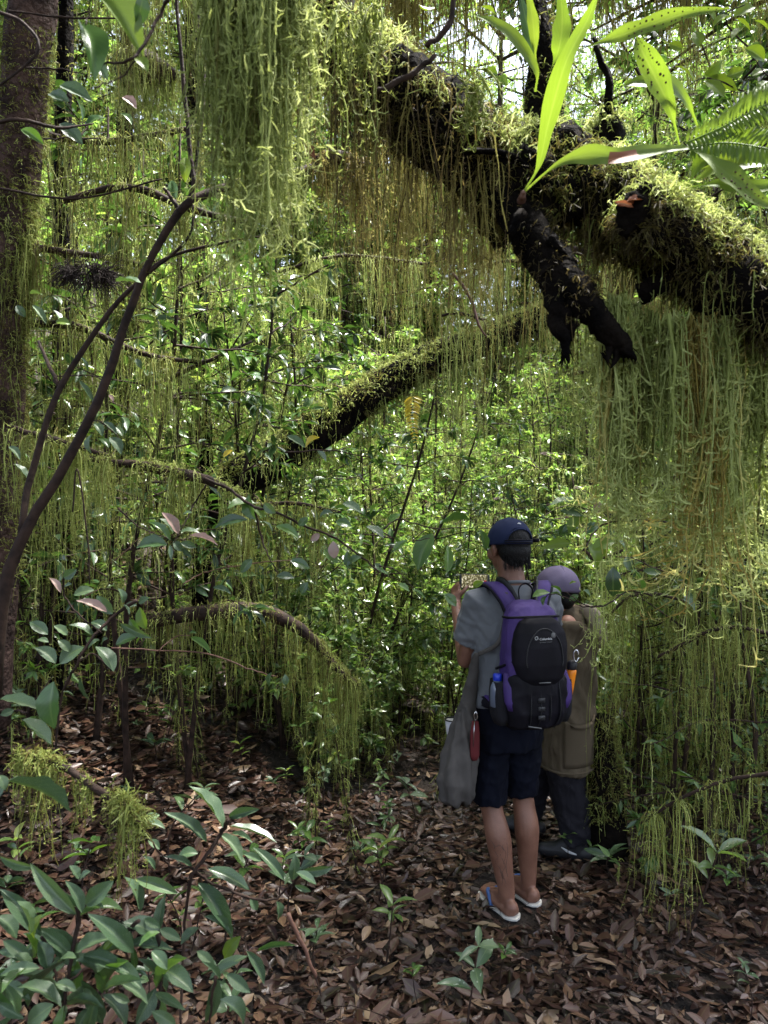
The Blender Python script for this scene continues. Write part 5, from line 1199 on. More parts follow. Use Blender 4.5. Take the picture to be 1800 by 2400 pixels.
me = fuse(b, 'trousers', .0075, 3, P2o, lambda p, n: wr(p, .022, 51, 1.9)); me.materials.append(CHAR); obj('trousers', me, None, p2)
for A in A2:
    d = f2 if A is A2[0] else nrm(f2 + np.array([0, .05, 0])); s = np.array([d[1], -d[0], 0]); g0 = A * [1, 1, 0]
    b = Buf(); prim_cap(b, [g0 + UP * .04 - d * .05, g0 + UP * .042 + d * .06, g0 + UP * .034 + d * .165], [.042, .045, .034]); prim_cap(b, [g0 + UP * .10, g0 + UP * .05], [.046, .045]); prim_cap(b, [g0 + UP * .09 , g0 + UP * .05 + d * .09], [.042, .038])
    me = fuse(b, 'shoe', .006, 4, P2o); me.materials.append(SHOE); sh = obj('shoe', me, None, p2)
    b = Buf(); tube(b, catmull([g0 + UP * .045 - s * .046 * 1 + d * .0, g0 + UP * .055 - s * .047 + d * .04, g0 + UP * .07 - s * .040 + d * .075], 8), [.004, .008, .003], sides=6, segs=8, flat=.4); b.build('shoe_stripe', SHOEW, sh)
# ------------------------------------------------------------------ plants whose leaves show one by one
BLADES = []
for k in range(8):
    b = Buf(); V, q, uv = leaf_template(12, 7, rng.uniform(.3, 1.0), rng.uniform(.03, .13), 1.35, rng.uniform(.42, .52), rng.uniform(.2, 1.2))
    V = V.copy(); tw = rng.uniform(-.5, .5); V[:, 2] += V[:, 0] * tw * V[:, 1] * .5; V[:, 0] += rng.uniform(-.12, .12) * np.sin(np.pi * V[:, 1])
    c = np.zeros((len(V), 4)); c[:, 0] = 0; c[:, 1] = rng.random(); c[:, 2:] = uv
    b.add(V, q, None, c); BLADES.append((V, q, c))
BMESH = {}
def blade_mesh(k, mat):
    if (k, mat.name) not in BMESH:
        V, q, c = BLADES[k]; b = Buf(); b.add(V, q, None, c); me = b.mesh('leaf'); me.materials.append(mat); BMESH[(k, mat.name)] = me
    return BMESH[(k, mat.name)]
CAMP = np.array([0, 0, CH])
def leaf_obj(parent, base, tip, wm, mat, up=.7, cam_=.6, jit=.35, name='leaf', petiole=None):
    base = np.asarray(base, float); tip = np.asarray(tip, float); v = tip - base; L = np.linalg.norm(v); d = v / L
    vc = nrm(CAMP - (base + tip) / 2); n = np.array([0, 0, up]) + vc * cam_ + rng.normal(0, jit, 3); n = nrm(n - d * np.dot(n, d))
    side = np.cross(d, n); sp_ = side - vc * np.dot(side, vc); W = wm / max(.5, np.linalg.norm(sp_))
    o = bpy.data.objects.new(name, blade_mesh(rng.integers(0, 8), mat)); COL.objects.link(o); o.parent = parent
    o.matrix_local = leaf_matrix(base - np.array(parent_loc(parent)), d, n, L, min(W, L * .62))
    return o
def leafy(name, label, cat, origin, stems, leaves, xf, d, mat, dvar=.06, rw=BARK_TWIG, wk=1.0, **kw):
    """stems: [(polyline in crop px, radius px)], leaves: (bx, by, tx, ty, w[, mat[, depth]]) in crop px; xf = (scale, ox, oy)"""
    s, ox, oy = xf; t = thing(name, label, cat, origin)
    if stems:
        for st_ in stems:
            b = Buf()
            pl, rad = st_[0], st_[1]; dd = st_[2] if len(st_) > 2 else d
            pts = np.array([P(ox + x * s, oy + y * s, dd * (1 + .015 * math.sin(i * 1.7))) for i, (x, y) in enumerate(pl)]); n = max(8, 5 * len(pl))
            p = catmull(pts, n); p[1:-1] += rng.normal(0, .0012, (n - 2, 3)); tube(b, p, np.linspace(rad, rad * .55, n) * s / F * dd, sides=7, rough=.1)
            b.build('stem', rw, t)
    for lf in leaves:
        bx, by, tx, ty, w = lf[:5]; mt = lf[5] if len(lf) > 5 and lf[5] is not None else mat; dd = lf[6] if len(lf) > 6 else d
        dd = dd * (1 + rng.uniform(-.03, .03)); Lp = math.hypot(tx - bx, ty - by) * s / F * dd
        db = dd; dt = dd + rng.uniform(-.45, .35) * Lp
        leaf_obj(t, P(ox + bx * s, oy + by * s, db), P(ox + tx * s, oy + ty * s, dt), w * s / F * dd * wk, mt, **kw)
    return t
c5 = (.5425, 0, 1600); c3 = (.5425, 0, 800); c4 = (.5425, 900, 800); c2x = (.5425, 900, 0); c1 = (.5425, 0, 0)
G = lambda x, y: (x, y, float(hgt(x, y)))
leafy('broadleaf_shrub', 'grey green broad leaved shrub with long lance leaves in the lower left corner', 'shrub', G(-.62, 1.3),
      [([(350, 900), (335, 1050), (300, 1230), (260, 1500)], 12), ([(600, 1030), (500, 1110), (400, 1210), (290, 1300)], 9), ([(680, 1080), (700, 1250), (670, 1500)], 10), ([(180, 1100), (230, 1220), (270, 1380)], 8), ([(930, 1270), (900, 1500)], 8)],
      [(330, 1000, 130, 780, 78), (150, 800, -5, 750, 45), (340, 850, 300, 790, 45), (345, 850, 392, 815, 35), (370, 960, 492, 855, 82), (370, 950, 480, 920, 30), (375, 960, 450, 980, 28),
       (575, 1165, 378, 998, 90), (692, 1112, 530, 1035, 85), (690, 1065, 782, 1112, 52), (560, 1130, 750, 1155, 58), (692, 1060, 622, 1020, 40), (178, 1092, 0, 890, 85), (142, 1212, 12, 1115, 62),
       (205, 1235, 165, 1115, 80), (322, 1222, 208, 1055, 95), (330, 1165, 485, 1105, 78), (292, 1195, 122, 1402, 100), (360, 1180, 562, 1255, 72), (470, 1215, 617, 1328, 62), (172, 1232, -5, 1265, 60),
       (350, 1285, 442, 1472, 78), (270, 1390, 412, 1375, 78), (232, 1390, 118, 1478, 88), (672, 1320, 588, 1478, 80), (698, 1235, 836, 1340, 88), (932, 1268, 888, 1470, 74), (980, 1260, 1082, 1340, 60),
       (950, 1370, 1052, 1480, 68), (655, 1160, 722, 1240, 58), (440, 1350, 545, 1485, 60), (655, 1420, 762, 1482, 60), (18, 1298, 132, 1370, 58), (0, 1388, 105, 1452, 52), (-10, 1010, 72, 1105, 92),
       (520, 1300, 640, 1390, 55), (390, 1400, 330, 1500, 60), (240, 1300, 330, 1330, 50), (120, 1290, 200, 1330, 40), (60, 1180, 140, 1240, 50), (250, 1210, 330, 1190, 50), (480, 1050, 560, 1100, 40),
       (300, 1290, 250, 1390, 50), (180, 1000, 150, 1110, 50, LEAF_LIME), (505, 1100, 440, 1165, 34, LEAF_LIME), (850, 1160, 930, 1230, 44), (560, 1380, 480, 1345, 40)], c5, 1.32, LEAF_GREY, wk=.85)
sh_ = [o for o in scene.objects if o.name == 'broadleaf_shrub'][0]
for cx_, cy_, nn_ in ((340, 1000, 3), (310, 1190, 5), (570, 1140, 4), (690, 1090, 3), (270, 1400, 5), (690, 1330, 4), (930, 1290, 3), (120, 1250, 4), (100, 1080, 3), (450, 1330, 4), (60, 1420, 4)):
    for q_ in range(nn_):
        a_ = rng.uniform(0, 6.28); l_ = rng.uniform(110, 220); d_ = rng.uniform(1.25, 1.5)
        bx_, by_ = cx_ + rng.normal(0, 12), cy_ + rng.normal(0, 12); tx_, ty_ = bx_ + l_ * math.cos(a_), by_ + l_ * math.sin(a_) * .85
        leaf_obj(sh_, P(bx_ * .5425, 1600 + by_ * .5425, d_), P(tx_ * .5425, 1600 + ty_ * .5425, d_ + rng.uniform(-.05, .06)), rng.uniform(.19, .26) * l_ * .5425 / F * d_, LEAF_GREY if rng.random() < .8 else LEAF_MID)
leafy('broadleaf_shrub', 'leggy shrub with three rosettes of grey green lance leaves beside the mossy stubby twig', 'shrub', G(-.33, 1.7),
      [([(985, 590), (955, 650), (890, 750), (830, 830), (810, 950), (790, 1200), (780, 1500)], 10), ([(830, 800), (900, 860), (1000, 900), (1100, 935), (1185, 935), (1230, 900), (1285, 840)], 7), ([(830, 800), (740, 790), (690, 735), (640, 670)], 6), ([(1000, 1085), (1040, 1100), (1060, 1150), (1000, 1300)], 5)],
      [(962, 628, 815, 445, 64), (990, 580, 1122, 545, 48), (993, 620, 1197, 692, 38), (950, 655, 1047, 777, 58), (1000, 652, 1092, 692, 30), (892, 688, 708, 560, 62), (1228, 855, 1092, 710, 54), (830, 800, 703, 752, 36), (855, 738, 765, 758, 60),
       (690, 572, 608, 612, 42), (712, 632, 620, 608, 25), (900, 805, 1080, 897, 64), (768, 912, 578, 850, 64), (855, 865, 1002, 1085, 80), (880, 1010, 1002, 1112, 42), (605, 992, 538, 838, 62),
       (1265, 852, 1275, 742, 58), (1300, 815, 1442, 795, 48), (1280, 820, 1367, 872, 42), (1342, 902, 1273, 875, 28), (1195, 945, 1196, 1032, 64), (1040, 1095, 968, 1198, 66, LEAF_LIME), (1110, 1160, 1278, 1135, 28, LEAF_MID),
       (1065, 1160, 1142, 1304, 52), (1080, 925, 1112, 982, 42), (690, 720, 640, 680, 40), (1050, 740, 1130, 770, 34), (860, 1060, 780, 1130, 40), (620, 750, 670, 810, 25)], c5, 1.72, LEAF_GREY, wk=.85)
leafy('leafy_twig', 'long silvery grey leaf blades reaching in from the left edge above the mossy stubby twig', 'twig', P(-20, 1800, 1.15), [([(-60, 480), (10, 425), (30, 420)], 8)],
      [(30, 425, 307, 562, 50), (-5, 400, 22, 465, 60), (20, 440, -40, 520, 50)], c5, 1.15, LEAF_GREY)
leafy('leafy_twig', 'dark drooping leaf and pale leaves on a twig at the left edge above the litter', 'twig', P(-20, 1650, 1.5), [([(-60, 130), (60, 120), (120, 130)], 7), ([(120, 125), (230, -30)], 5)],
      [(0, 72, 178, 116, 42), (95, 160, 222, 267, 46), (232, -5, 235, 200, 88, LEAF_DK), (60, 120, 0, 140, 40), (350, -20, 390, 80, 60), (270, 40, 320, 60, 30)], c5, 1.5, LEAF_GREY)
leafy('leafy_branch', 'branch of big dark oval leaves hanging before the fallen trunk', 'branch', P(640, 1180, 2.3), [([(880, 590), (990, 640), (1100, 715), (1190, 735), (1320, 800), (1450, 850), (1560, 930), (1640, 1000)], 7), ([(1100, 720), (1130, 850), (1160, 930), (1200, 1000)], 5), ([(1230, 480), (1400, 470), (1600, 500)], 4)],
      [(1105, 702, 983, 722, 42, LEAF_MID), (1105, 770, 1075, 660, 74, LEAF_DK), (1140, 762, 1093, 708, 36, LEAF_LIME), (1140, 702, 1192, 742, 52), (1135, 777, 1177, 832, 52), (1070, 772, 928, 806, 42, LEAF_DK), (1190, 800, 1292, 852, 36, LEAF_MID),
       (1380, 832, 1342, 862, 62, LEAF_PINK), (1445, 938, 1440, 862, 48, LEAF_PINK), (1130, 1002, 1187, 960, 52), (1255, 947, 1338, 982, 42, LEAF_MID), (1195, 1015, 1272, 1022, 32), (1302, 1090, 1330, 1040, 50), (1500, 970, 1562, 930, 62), (1520, 985, 1500, 905, 50),
       (1320, 460, 1382, 415, 48, LEAF_YEL), (965, 500, 1005, 470, 45, LEAF_YEL), (1370, 470, 1410, 520, 45), (1240, 410, 1320, 460, 30), (1210, 500, 1190, 560, 40, LEAF_MID), (1290, 560, 1270, 610, 40, LEAF_MID), (1480, 410, 1510, 440, 40),
       (1580, 800, 1659, 850, 50), (1600, 750, 1640, 700, 40, LEAF_MID), (1450, 780, 1520, 800, 44, LEAF_MID), (1480, 700, 1560, 740, 44), (1560, 860, 1620, 900, 44, LEAF_MID), (1380, 760, 1440, 740, 40), (1400, 900, 1460, 960, 40, LEAF_MID), (1090, 940, 1040, 1000, 40), (1290, 800, 1330, 760, 40, LEAF_MID)], c3, 2.3, LEAF_GREY)
leafy('leafy_branch', 'star shaped cluster of narrow pale leaves hanging left of the dark oval leaves', 'branch', P(400, 1270, 2.2), [([(890, 620), (840, 700), (790, 800), (750, 870)], 4), ([(510, 720), (600, 800), (740, 860)], 4)],
      [(722, 880, 588, 892, 58, LEAF_DK), (770, 832, 698, 738, 46, LEAF_PINK), (745, 832, 690, 765, 44), (735, 862, 636, 780, 32, LEAF_MID), (770, 830, 867, 830, 20), (820, 840, 942, 882, 24, LEAF_PINK), (750, 862, 787, 908, 48), (735, 880, 740, 945, 20), (790, 890, 832, 932, 22), (780, 870, 850, 890, 30), (790, 750, 830, 740, 30)], c3, 2.2, LEAF_GREY)
leafy('leafy_shrub', 'shrub with grey heart shaped leaves at the left below the slanting sapling', 'shrub', G(-1.35, 2.15), [([(590, 1120), (500, 1180), (400, 1280), (330, 1400), (260, 1560), (230, 1900)], 8), ([(275, 1000), (280, 1100), (340, 1180), (440, 1260)], 5), ([(480, 1420), (400, 1350), (330, 1400)], 5)],
      [(275, 1022, 332, 984, 54), (318, 1097, 408, 1074, 44), (262, 1087, 213, 1022, 28, LEAF_PINK), (462, 1170, 328, 1120, 38, LEAF_PINK), (487, 1178, 418, 1098, 54), (530, 1132, 508, 1066, 58), (545, 1137, 592, 1140, 34), (557, 1182, 528, 1135, 38), (600, 1130, 644, 1108, 32),
       (632, 1242, 604, 1148, 48, LEAF_LIME), (207, 1267, 128, 1213, 48), (290, 1270, 232, 1228, 54), (402, 1272, 298, 1225, 44), (462, 1250, 393, 1213, 44), (520, 1220, 658, 1282, 38), (258, 1392, 363, 1320, 64), (240, 1392, 153, 1323, 54), (490, 1427, 413, 1318, 58),
       (500, 1310, 588, 1280, 44, LEAF_MID), (352, 1478, 298, 1405, 74), (440, 1310, 467, 1283, 30), (300, 1340, 250, 1290, 40), (430, 1290, 380, 1330, 40), (560, 1200, 600, 1250, 36, LEAF_MID), (210, 1300, 160, 1290, 30), (310, 1050, 270, 1070, 36)], c3, 2.15, LEAF_GREY)
leafy('leafy_twig', 'long thin bare twig with one pale leaf crossing low over the level mossy branch', 'twig', P(480, 1530, 2.6), [([(480, 1325), (680, 1335), (900, 1350), (1090, 1420), (1200, 1450)], 4), ([(680, 1340), (760, 1275), (820, 1270)], 3), ([(790, 1050), (880, 1000), (1000, 975), (1180, 950), (1260, 945)], 3), ([(480, 960), (640, 830), (760, 840)], 2)],
      [(825, 1280, 912, 1350, 32, LEAF_MID), (815, 1265, 850, 1262, 30, LEAF_MID), (920, 1065, 1000, 1092, 26), (1165, 1490, 1172, 1430, 40), (1235, 1485, 1232, 1438, 44)], c3, 2.6, LEAF_GREY, rw=BARK_RUST)
leafy('leafy_twig', 'few pale silvery leaves hanging from a fine twig between the two sapling stems', 'twig', P(210, 1020, 2.3), [([(240, 150), (400, 150), (450, 180)], 3), ([(350, 350), (430, 345), (500, 400), (520, 440)], 3), ([(40, 430), (70, 520), (130, 600)], 3), ([(240, 335), (330, 325)], 2)],
      [(400, 400, 395, 484, 54), (475, 415, 524, 488, 48), (405, 355, 442, 412, 32), (450, 350, 507, 402, 26), (500, 370, 530, 410, 30), (40, 455, 87, 512, 32), (60, 530, 126, 602, 32), (340, 168, 407, 268, 22), (470, 230, 490, 260, 30, LEAF_PINK), (430, 420, 470, 460, 40, LEAF_MID), (585, 75, 612, 120, 24)], c3, 2.3, LEAF_GREY)
leafy('leafy_branch', 'branch of big bright green lance leaves right of the navy cap', 'branch', P(1420, 1230, 2.3), [([(1300, 790), (1100, 770), (1000, 765), (930, 740), (800, 705)], 5), ([(1035, 770), (930, 800), (880, 870), (880, 900)], 5), ([(1160, 1100), (1060, 1080), (960, 1140), (870, 1140), (790, 1085)], 4), ([(1300, 1000), (1200, 990), (1080, 940), (1000, 930)], 4)],
      [(872, 722, 713, 708, 48), (930, 690, 915, 748, 70, LEAF_PINK), (862, 752, 757, 733, 38), (862, 755, 798, 832, 48, LEAF_LIME), (807, 872, 676, 897, 46, LEAF_LIME), (900, 900, 998, 866, 54, LEAF_LIME), (872, 870, 917, 980, 80, LEAF_LIME), (827, 900, 778, 942, 52, LEAF_LIME), (870, 832, 932, 790, 48, LEAF_DK), (960, 830, 1000, 815, 30),
       (990, 975, 990, 1104, 68, LEAF_DK), (1082, 990, 1110, 1094, 74, LEAF_MID), (1050, 930, 1062, 992, 62, LEAF_GREY), (1120, 990, 1197, 1002, 32, LEAF_GREY), (1130, 960, 1075, 978, 34), (1288, 1112, 1342, 1164, 48, LEAF_GREY), (1290, 1085, 1340, 1112, 34, LEAF_GREY), (1180, 400, 1165, 375, 40, LEAF_GREY),
       (930, 870, 960, 930, 40, LEAF_LIME), (1210, 720, 1240, 690, 40, LEAF_GREY), (1430, 640, 1470, 620, 50, LEAF_LIME), (1420, 540, 1475, 545, 50, LEAF_LIME), (790, 790, 760, 840, 34), (1010, 860, 1040, 900, 34), (1240, 870, 1270, 890, 40, LEAF_GREY)], c4, 2.3, LEAF_MID)
leafy('leafy_twig', 'small twig of three green leaves before the shoulder of the man', 'twig', P(1310, 1400, 2.65), [([(960, 1140), (860, 1145), (790, 1110), (740, 1090), (690, 1105)], 3)],
      [(765, 1088, 718, 1058, 34), (642, 1105, 717, 1085, 32), (720, 1090, 777, 1112, 26), (700, 1100, 688, 1142, 28), (560 + 330, 1100, 860, 1075, 30), (800, 1120, 840, 1095, 26), (830, 1040, 800, 1050, 26, LEAF_LIME)], c4, 2.65, LEAF_MID)
leafy('leafy_twig', 'twig with big dark drooping leaves left of the navy cap', 'twig', P(940, 1200, 2.5), [([(0, 810), (60, 770), (180, 800), (250, 810), (350, 805)], 4), ([(0, 920), (60, 880), (200, 850)], 3), ([(-20, 970), (60, 995), (160, 1110)], 3)],
      [(242, 790, 372, 772, 70, LEAF_DK), (210, 832, 145, 990, 78, LEAF_MID), (165, 968, 102, 972, 38, LEAF_LIME), (20, 782, 72, 745, 38, LEAF_MID), (440, 900, 412, 810, 36, LEAF_MID), (265, 1090, 312, 1145, 60, LEAF_MID), (180, 1115, 120, 1070, 38, LEAF_MID), (20, 1010, -60, 980, 60, LEAF_DK), (60, 1050, 110, 1080, 40, LEAF_MID), (270, 1000, 275, 880, 40, LEAF_MID), (40, 905, 100, 860, 30), (385, 1060, 430, 1040, 40, LEAF_LIME), (-40, 960, -10, 990, 50, LEAF_GREY), (30, 800, -20, 850, 34, LEAF_LIME)], c4, 2.5, LEAF_MID)
leafy('leafy_twig', 'two large leaves hanging into the top left corner, one olive and one dark', 'twig', P(360, -20, 1.1), [([(740, -30), (690, 60), (620, 190), (560, 260), (420, 275)], 9), ([(400, -40), (380, 60), (370, 110)], 4), ([(590, 260), (520, 330), (380, 390)], 4)],
      [(345, -60, 620, 250, 118, LEAF_LIME), (350, 105, 408, 350, 108, LEAF_MID), (620, -30, 590, 120, 60, LEAF_MID), (590, 250, 640, 310, 50, LEAF_LIME)], c1, 1.1, LEAF_MID, cam_=.9, up=.3)
leafy('leafy_twig', 'dull dark leaves before the reddish trunk at the upper left', 'twig', P(200, 230, 1.9), [([(100, 290), (250, 300), (380, 320)], 4), ([(190, 600), (300, 595), (420, 600)], 4), ([(340, 600), (400, 520), (470, 500)], 4)],
      [(260, 370, 400, 440, 60, LEAF_GREY), (215, 405, 300, 440, 50, LEAF_GREY), (260, 535, 358, 625, 60, LEAF_GREY), (370, 545, 460, 510, 50, LEAF_DK), (420, 290, 465, 345, 50, LEAF_GREY), (90, 560, 190, 625, 40, LEAF_MID), (530, 420, 590, 470, 50, LEAF_PINK), (520, 490, 570, 540, 40, LEAF_MID), (800, 680, 800, 790, 48, LEAF_LIME), (740, 780, 760, 860, 40, LEAF_DK), (640, 1120, 600, 1150, 40, LEAF_GREY), (500, 1215, 610, 1222, 40, LEAF_GREY), (130, 1270, 185, 1275, 44, LEAF_GREY), (240, 1390, 305, 1400, 50, LEAF_LIME), (230, 1340, 260, 1390, 40, LEAF_GREY), (140, 1320, 200, 1400, 30, LEAF_GREY), (70, 1320, 110, 1370, 36, LEAF_GREY)], c1, 1.9, LEAF_GREY)
leafy('leafy_branch', 'twigs of bright rounded leaves at the top right edge', 'branch', P(1640, 180, 2.3), [([(1700, 500), (1540, 390), (1390, 340), (1300, 380)], 4), ([(1640, 260), (1500, 130), (1480, 60), (1560, 20)], 4), ([(1660, 330), (1580, 230)], 3)],
      [(1338, 362, 1252, 285, 68), (1382, 322, 1464, 260, 68), (1390, 345, 1528, 392, 52), (1385, 350, 1472, 422, 44), (1360, 205, 1338, 138, 52), (1500, 72, 1418, 122, 46), (1510, 75, 1604, 30, 48), (1520, 80, 1584, 134, 52), (1560, 210, 1644, 262, 48), (1600, 90, 1659, 130, 50), (1420, 190, 1480, 160, 40), (1480, 330, 1560, 300, 50),
       (1590, 330, 1659, 300, 50), (1430, 90, 1380, 40, 40), (1290, 210, 1230, 190, 36), (1220, 150, 1290, 110, 34), (1460, 250, 1500, 210, 40), (1610, 390, 1659, 350, 46), (1560, 110, 1500, 170, 40), (1620, 180, 1580, 230, 40), (1260, 90, 1310, 60, 34), (1180, 130, 1230, 120, 34)], c2x, 2.3, LEAF_LIME)
leafy('leafy_twig', 'pair of yellow green leaves behind the dark limb near the top', 'twig', P(1160, 170, 2.4), [([(560, 350), (490, 320), (420, 300)], 4)], [(490, 320, 430, 300, 40), (500, 330, 535, 370, 44), (470, 330, 500, 380, 36), (420, 30, 480, 60, 40), (220, 30, 150, 20, 34)], c2x, 2.4, LEAF_LIME)

# ------------------------------------------------------------------ epiphytic ferns on the limb
FROND = leaf_mat('fern frond', [(0, (.095, .165, .026)), (.6, (.12, .19, .03)), (1, (.15, .215, .036))], .55, .52, tcol=(1.2, 1.15, .5), veins=.3)
SORI = plain('spore spots', (.06, .03, .012), .8)
def strap(parent, px, wpx, sori=False, roll=0.0, mat=None, tipblunt=False, dead=None):
    """ribbon frond along photo points (x, y, depth), with a folded midrib and waving edges"""
    n = 34; pts = catmull([P(*q) for q in px], n); d = np.mean([q[2] for q in px]); t = np.linspace(0, 1, n)
    w = wpx / F * d * .5 * np.clip(np.minimum((np.maximum(t - .14, 0) / .30) ** .8, ((1 - t) / .42) ** .75), 0, 1); w = np.maximum(w, .0022 * (t < .98) + .0004)
    T = nrm(np.gradient(pts, axis=0)); vc = nrm(CAMP - pts); nn = nrm(vc * .75 + np.array([0, 0, .55]) + roll * np.cross(T, vc)); nn = nrm(nn - T * (nn * T).sum(1)[:, None]); sd_ = np.cross(T, nn)
    us = np.array([-1, -.5, 0, .5, 1]); ph_ = rng.uniform(0, 6)
    V = pts[:, None] + us[None, :, None] * (w[:, None] * (1 + .07 * np.sin(t * 23 + ph_))[:, None])[..., None] * sd_[:, None] + (np.abs(us)[None] * .28 * w[:, None] + .12 * w[:, None] * np.sin(t * 17 + ph_)[:, None] * us[None])[..., None] * nn[:, None]
    c = np.zeros((n, 5, 4)); c[..., 0] = rng.random() * .6; c[..., 1] = rng.random(); c[..., 2] = t[:, None]; c[..., 3] = np.abs(us)[None]
    b = Buf(); q = [(i * 5 + j, i * 5 + j + 1, (i + 1) * 5 + j + 1, (i + 1) * 5 + j) for i in range(n - 1) for j in range(4)]; b.add(V.reshape(-1, 3), q, None, c.reshape(-1, 4))
    fr = b.build('frond', mat or FROND, parent)
    if sori:
        s_ = Buf()
        for tt in np.arange(.42, .97, .042):
            i = min(int(tt * (n - 1)), n - 2); f = tt * (n - 1) - i
            for a in (-.5, .5):
                k = 1 if a < 0 else 3; f = np.clip(f + rng.normal(0, .3), 0, 1); p = V[i, k] * (1 - f) + V[i + 1, k] * f; p = p + sd_[i] * rng.normal(0, .1) * w[i]; r_s = max(.0013, w[i] * .11) * rng.uniform(.7, 1.15)
                prim_ell(s_, p + nn[i] * .0004, (r_s, r_s, r_s * .55), np.stack([sd_[i], T[i], nn[i]], 1), n=6)
        s_.build('spore_spots', SORI, fr)
    if dead is not None:
        i0, i1 = int(dead[0] * n), int(dead[1] * n); s_ = Buf(); V2 = (V[i0:i1, 1:5] + nn[i0:i1, None] * .0012); m_ = i1 - i0
        s_.add(V2.reshape(-1, 3), [(i * 4 + j, i * 4 + j + 1, (i + 1) * 4 + j + 1, (i + 1) * 4 + j) for i in range(m_ - 1) for j in range(3)]); s_.build('brown_patch', LEAF_DEAD, fr)
    return fr
fe = thing('strap_fern', 'strap leaved fern with two long bright fronds rooted on the dark limb', 'fern', P(1226, 452, 1.58))
strap(fe, [(1226, 452, 1.58), (1262, 390, 1.55), (1285, 290, 1.50), (1325, 150, 1.42), (1375, 50, 1.38), (1405, -25, 1.35)], 45)
strap(fe, [(1226, 452, 1.58), (1300, 390, 1.53), (1370, 366, 1.5), (1450, 368, 1.48), (1540, 352, 1.5), (1640, 345, 1.52)], 46, dead=(.55, .72), roll=.2)
b = Buf(); prim_cap(b, [P(1222, 470, 1.6), P(1226, 452, 1.58)], [.010, .006], 8); b.build('rootstock', BARK_RUST, fe)
fe = thing('strap_fern', 'strap leaved fern with upright dull fronds on the mossy stem at the top', 'fern', P(1255, 180, 1.75))
strap(fe, [(1255, 215, 1.78), (1256, 165, 1.75), (1205, 90, 1.7), (1160, 55, 1.68), (1112, 36, 1.66)], 36)
strap(fe, [(1254, 160, 1.8), (1240, 80, 1.78), (1215, -30, 1.78)], 30, mat=LEAF_DK); strap(fe, [(1256, 160, 1.8), (1250, 60, 1.75), (1235, -30, 1.72)], 26)
strap(fe, [(1280, 190, 1.78), (1308, 120, 1.7), (1318, 50, 1.68), (1312, -40, 1.66)], 42)
fe = thing('strap_fern', 'strap leaved fern with spotted fronds arching over the right limb', 'fern', P(1360, 115, 1.7))
strap(fe, [(1345, 122, 1.7), (1420, 95, 1.62), (1500, 68, 1.58), (1600, 34, 1.55), (1715, 20, 1.52)], 44, sori=True, roll=.15)
strap(fe, [(1592, 340, 1.55), (1570, 255, 1.5), (1535, 180, 1.47), (1505, 120, 1.45), (1492, 85, 1.45)], 60, sori=True)
strap(fe, [(1640, 312, 1.55), (1610, 240, 1.52), (1560, 195, 1.5), (1490, 195, 1.5), (1460, 200, 1.5)], 44, sori=False)
strap(fe, [(1610, 345, 1.5), (1660, 372, 1.45), (1720, 420, 1.42), (1770, 465, 1.4), (1860, 510, 1.38)], 52, sori=True, roll=-.2)
pf = thing('feathery_fern', 'feathery bright green fern fronds at the right edge above the limb', 'fern', P(1600, 370, 1.55))
b = Buf()
for px, pl in (([(1610, 335, 1.5), (1690, 300, 1.46), (1760, 262, 1.42), (1860, 215, 1.38)], 78), ([(1620, 345, 1.5), (1700, 335, 1.45), (1780, 345, 1.42), (1880, 365, 1.4)], 84), ([(1640, 330, 1.58), (1720, 250, 1.6), (1800, 225, 1.6), (1880, 190, 1.6)], 60)):
    n = 26; pts = catmull([P(*q) for q in px], n); T = nrm(np.gradient(pts, axis=0)); vc = nrm(CAMP - pts); sd_ = nrm(np.cross(T, nrm(vc + np.array([0, 0, .6]))))
    tube(b, pts, np.linspace(.0022, .0008, n), sides=5, c=[.2, .5, 0, .9])
    for sg in (-1, 1):
        L = .66 * pl / F * 1.45 * np.clip(np.minimum(np.linspace(.7, 1.2, n), np.linspace(2.6, .4, n)), 0, 1)
        leaf_cloud(b, pts, nrm(sd_ * sg + T * .35 + rng.normal(0, .05, (n, 3))), nrm(vc + np.array([0, 0, .6]) + rng.normal(0, .12, (n, 3))), L, L * .22, TPL_MID, tint=np.full(n, rng.uniform(.3, .7)))
b.build('fronds', FROND, pf)
bl = thing('lobed_leaf', 'broad lobed bright green fern leaf at the right edge over the mossy stub', 'fern', P(1620, 430, 1.5))
for px, w in (([(1608, 440, 1.5), (1680, 395, 1.47), (1760, 380, 1.45), (1850, 370, 1.43)], 60), ([(1612, 435, 1.5), (1650, 370, 1.5), (1700, 330, 1.48)], 44), ([(1615, 440, 1.5), (1690, 430, 1.46), (1770, 440, 1.44), (1860, 420, 1.42)], 48), ([(1640, 400, 1.5), (1720, 360, 1.47), (1800, 310, 1.45)], 44)): strap(bl, px, w)
dl = thing('dead_leaf', 'curled orange red dead leaf on the moss of the right limb', 'leaf', P(1470, 475, 1.5))
for a, c_ in (((1445, 480), (1515, 458)), ((1440, 474), (1485, 486)), ((1470, 470), (1515, 470))): leaf_obj(dl, P(*a, 1.45), P(*c_, 1.46), .011, LEAF_DEAD, name='blade')
rl = thing('dead_leaf', 'orange brown dead leaf caught in the moss column at the top centre', 'leaf', P(690, 340, 1.8)); leaf_obj(rl, P(690, 330, 1.7), P(740, 372, 1.7), .02, LEAF_DEAD, name='blade'); leaf_obj(rl, P(650, 310, 1.7), P(700, 335, 1.7), .018, LEAF_PINK, name='blade')
yf = thing('hanging_fern', 'yellow green small fern hanging below the fallen trunk', 'fern', P(965, 950, 4.2)); b = Buf()
pts = catmull([P(968, 930, 4.2), P(966, 980, 4.2), P(975, 1035, 4.2)], 16); L = np.linspace(26, 8, 16) / F * 4.2
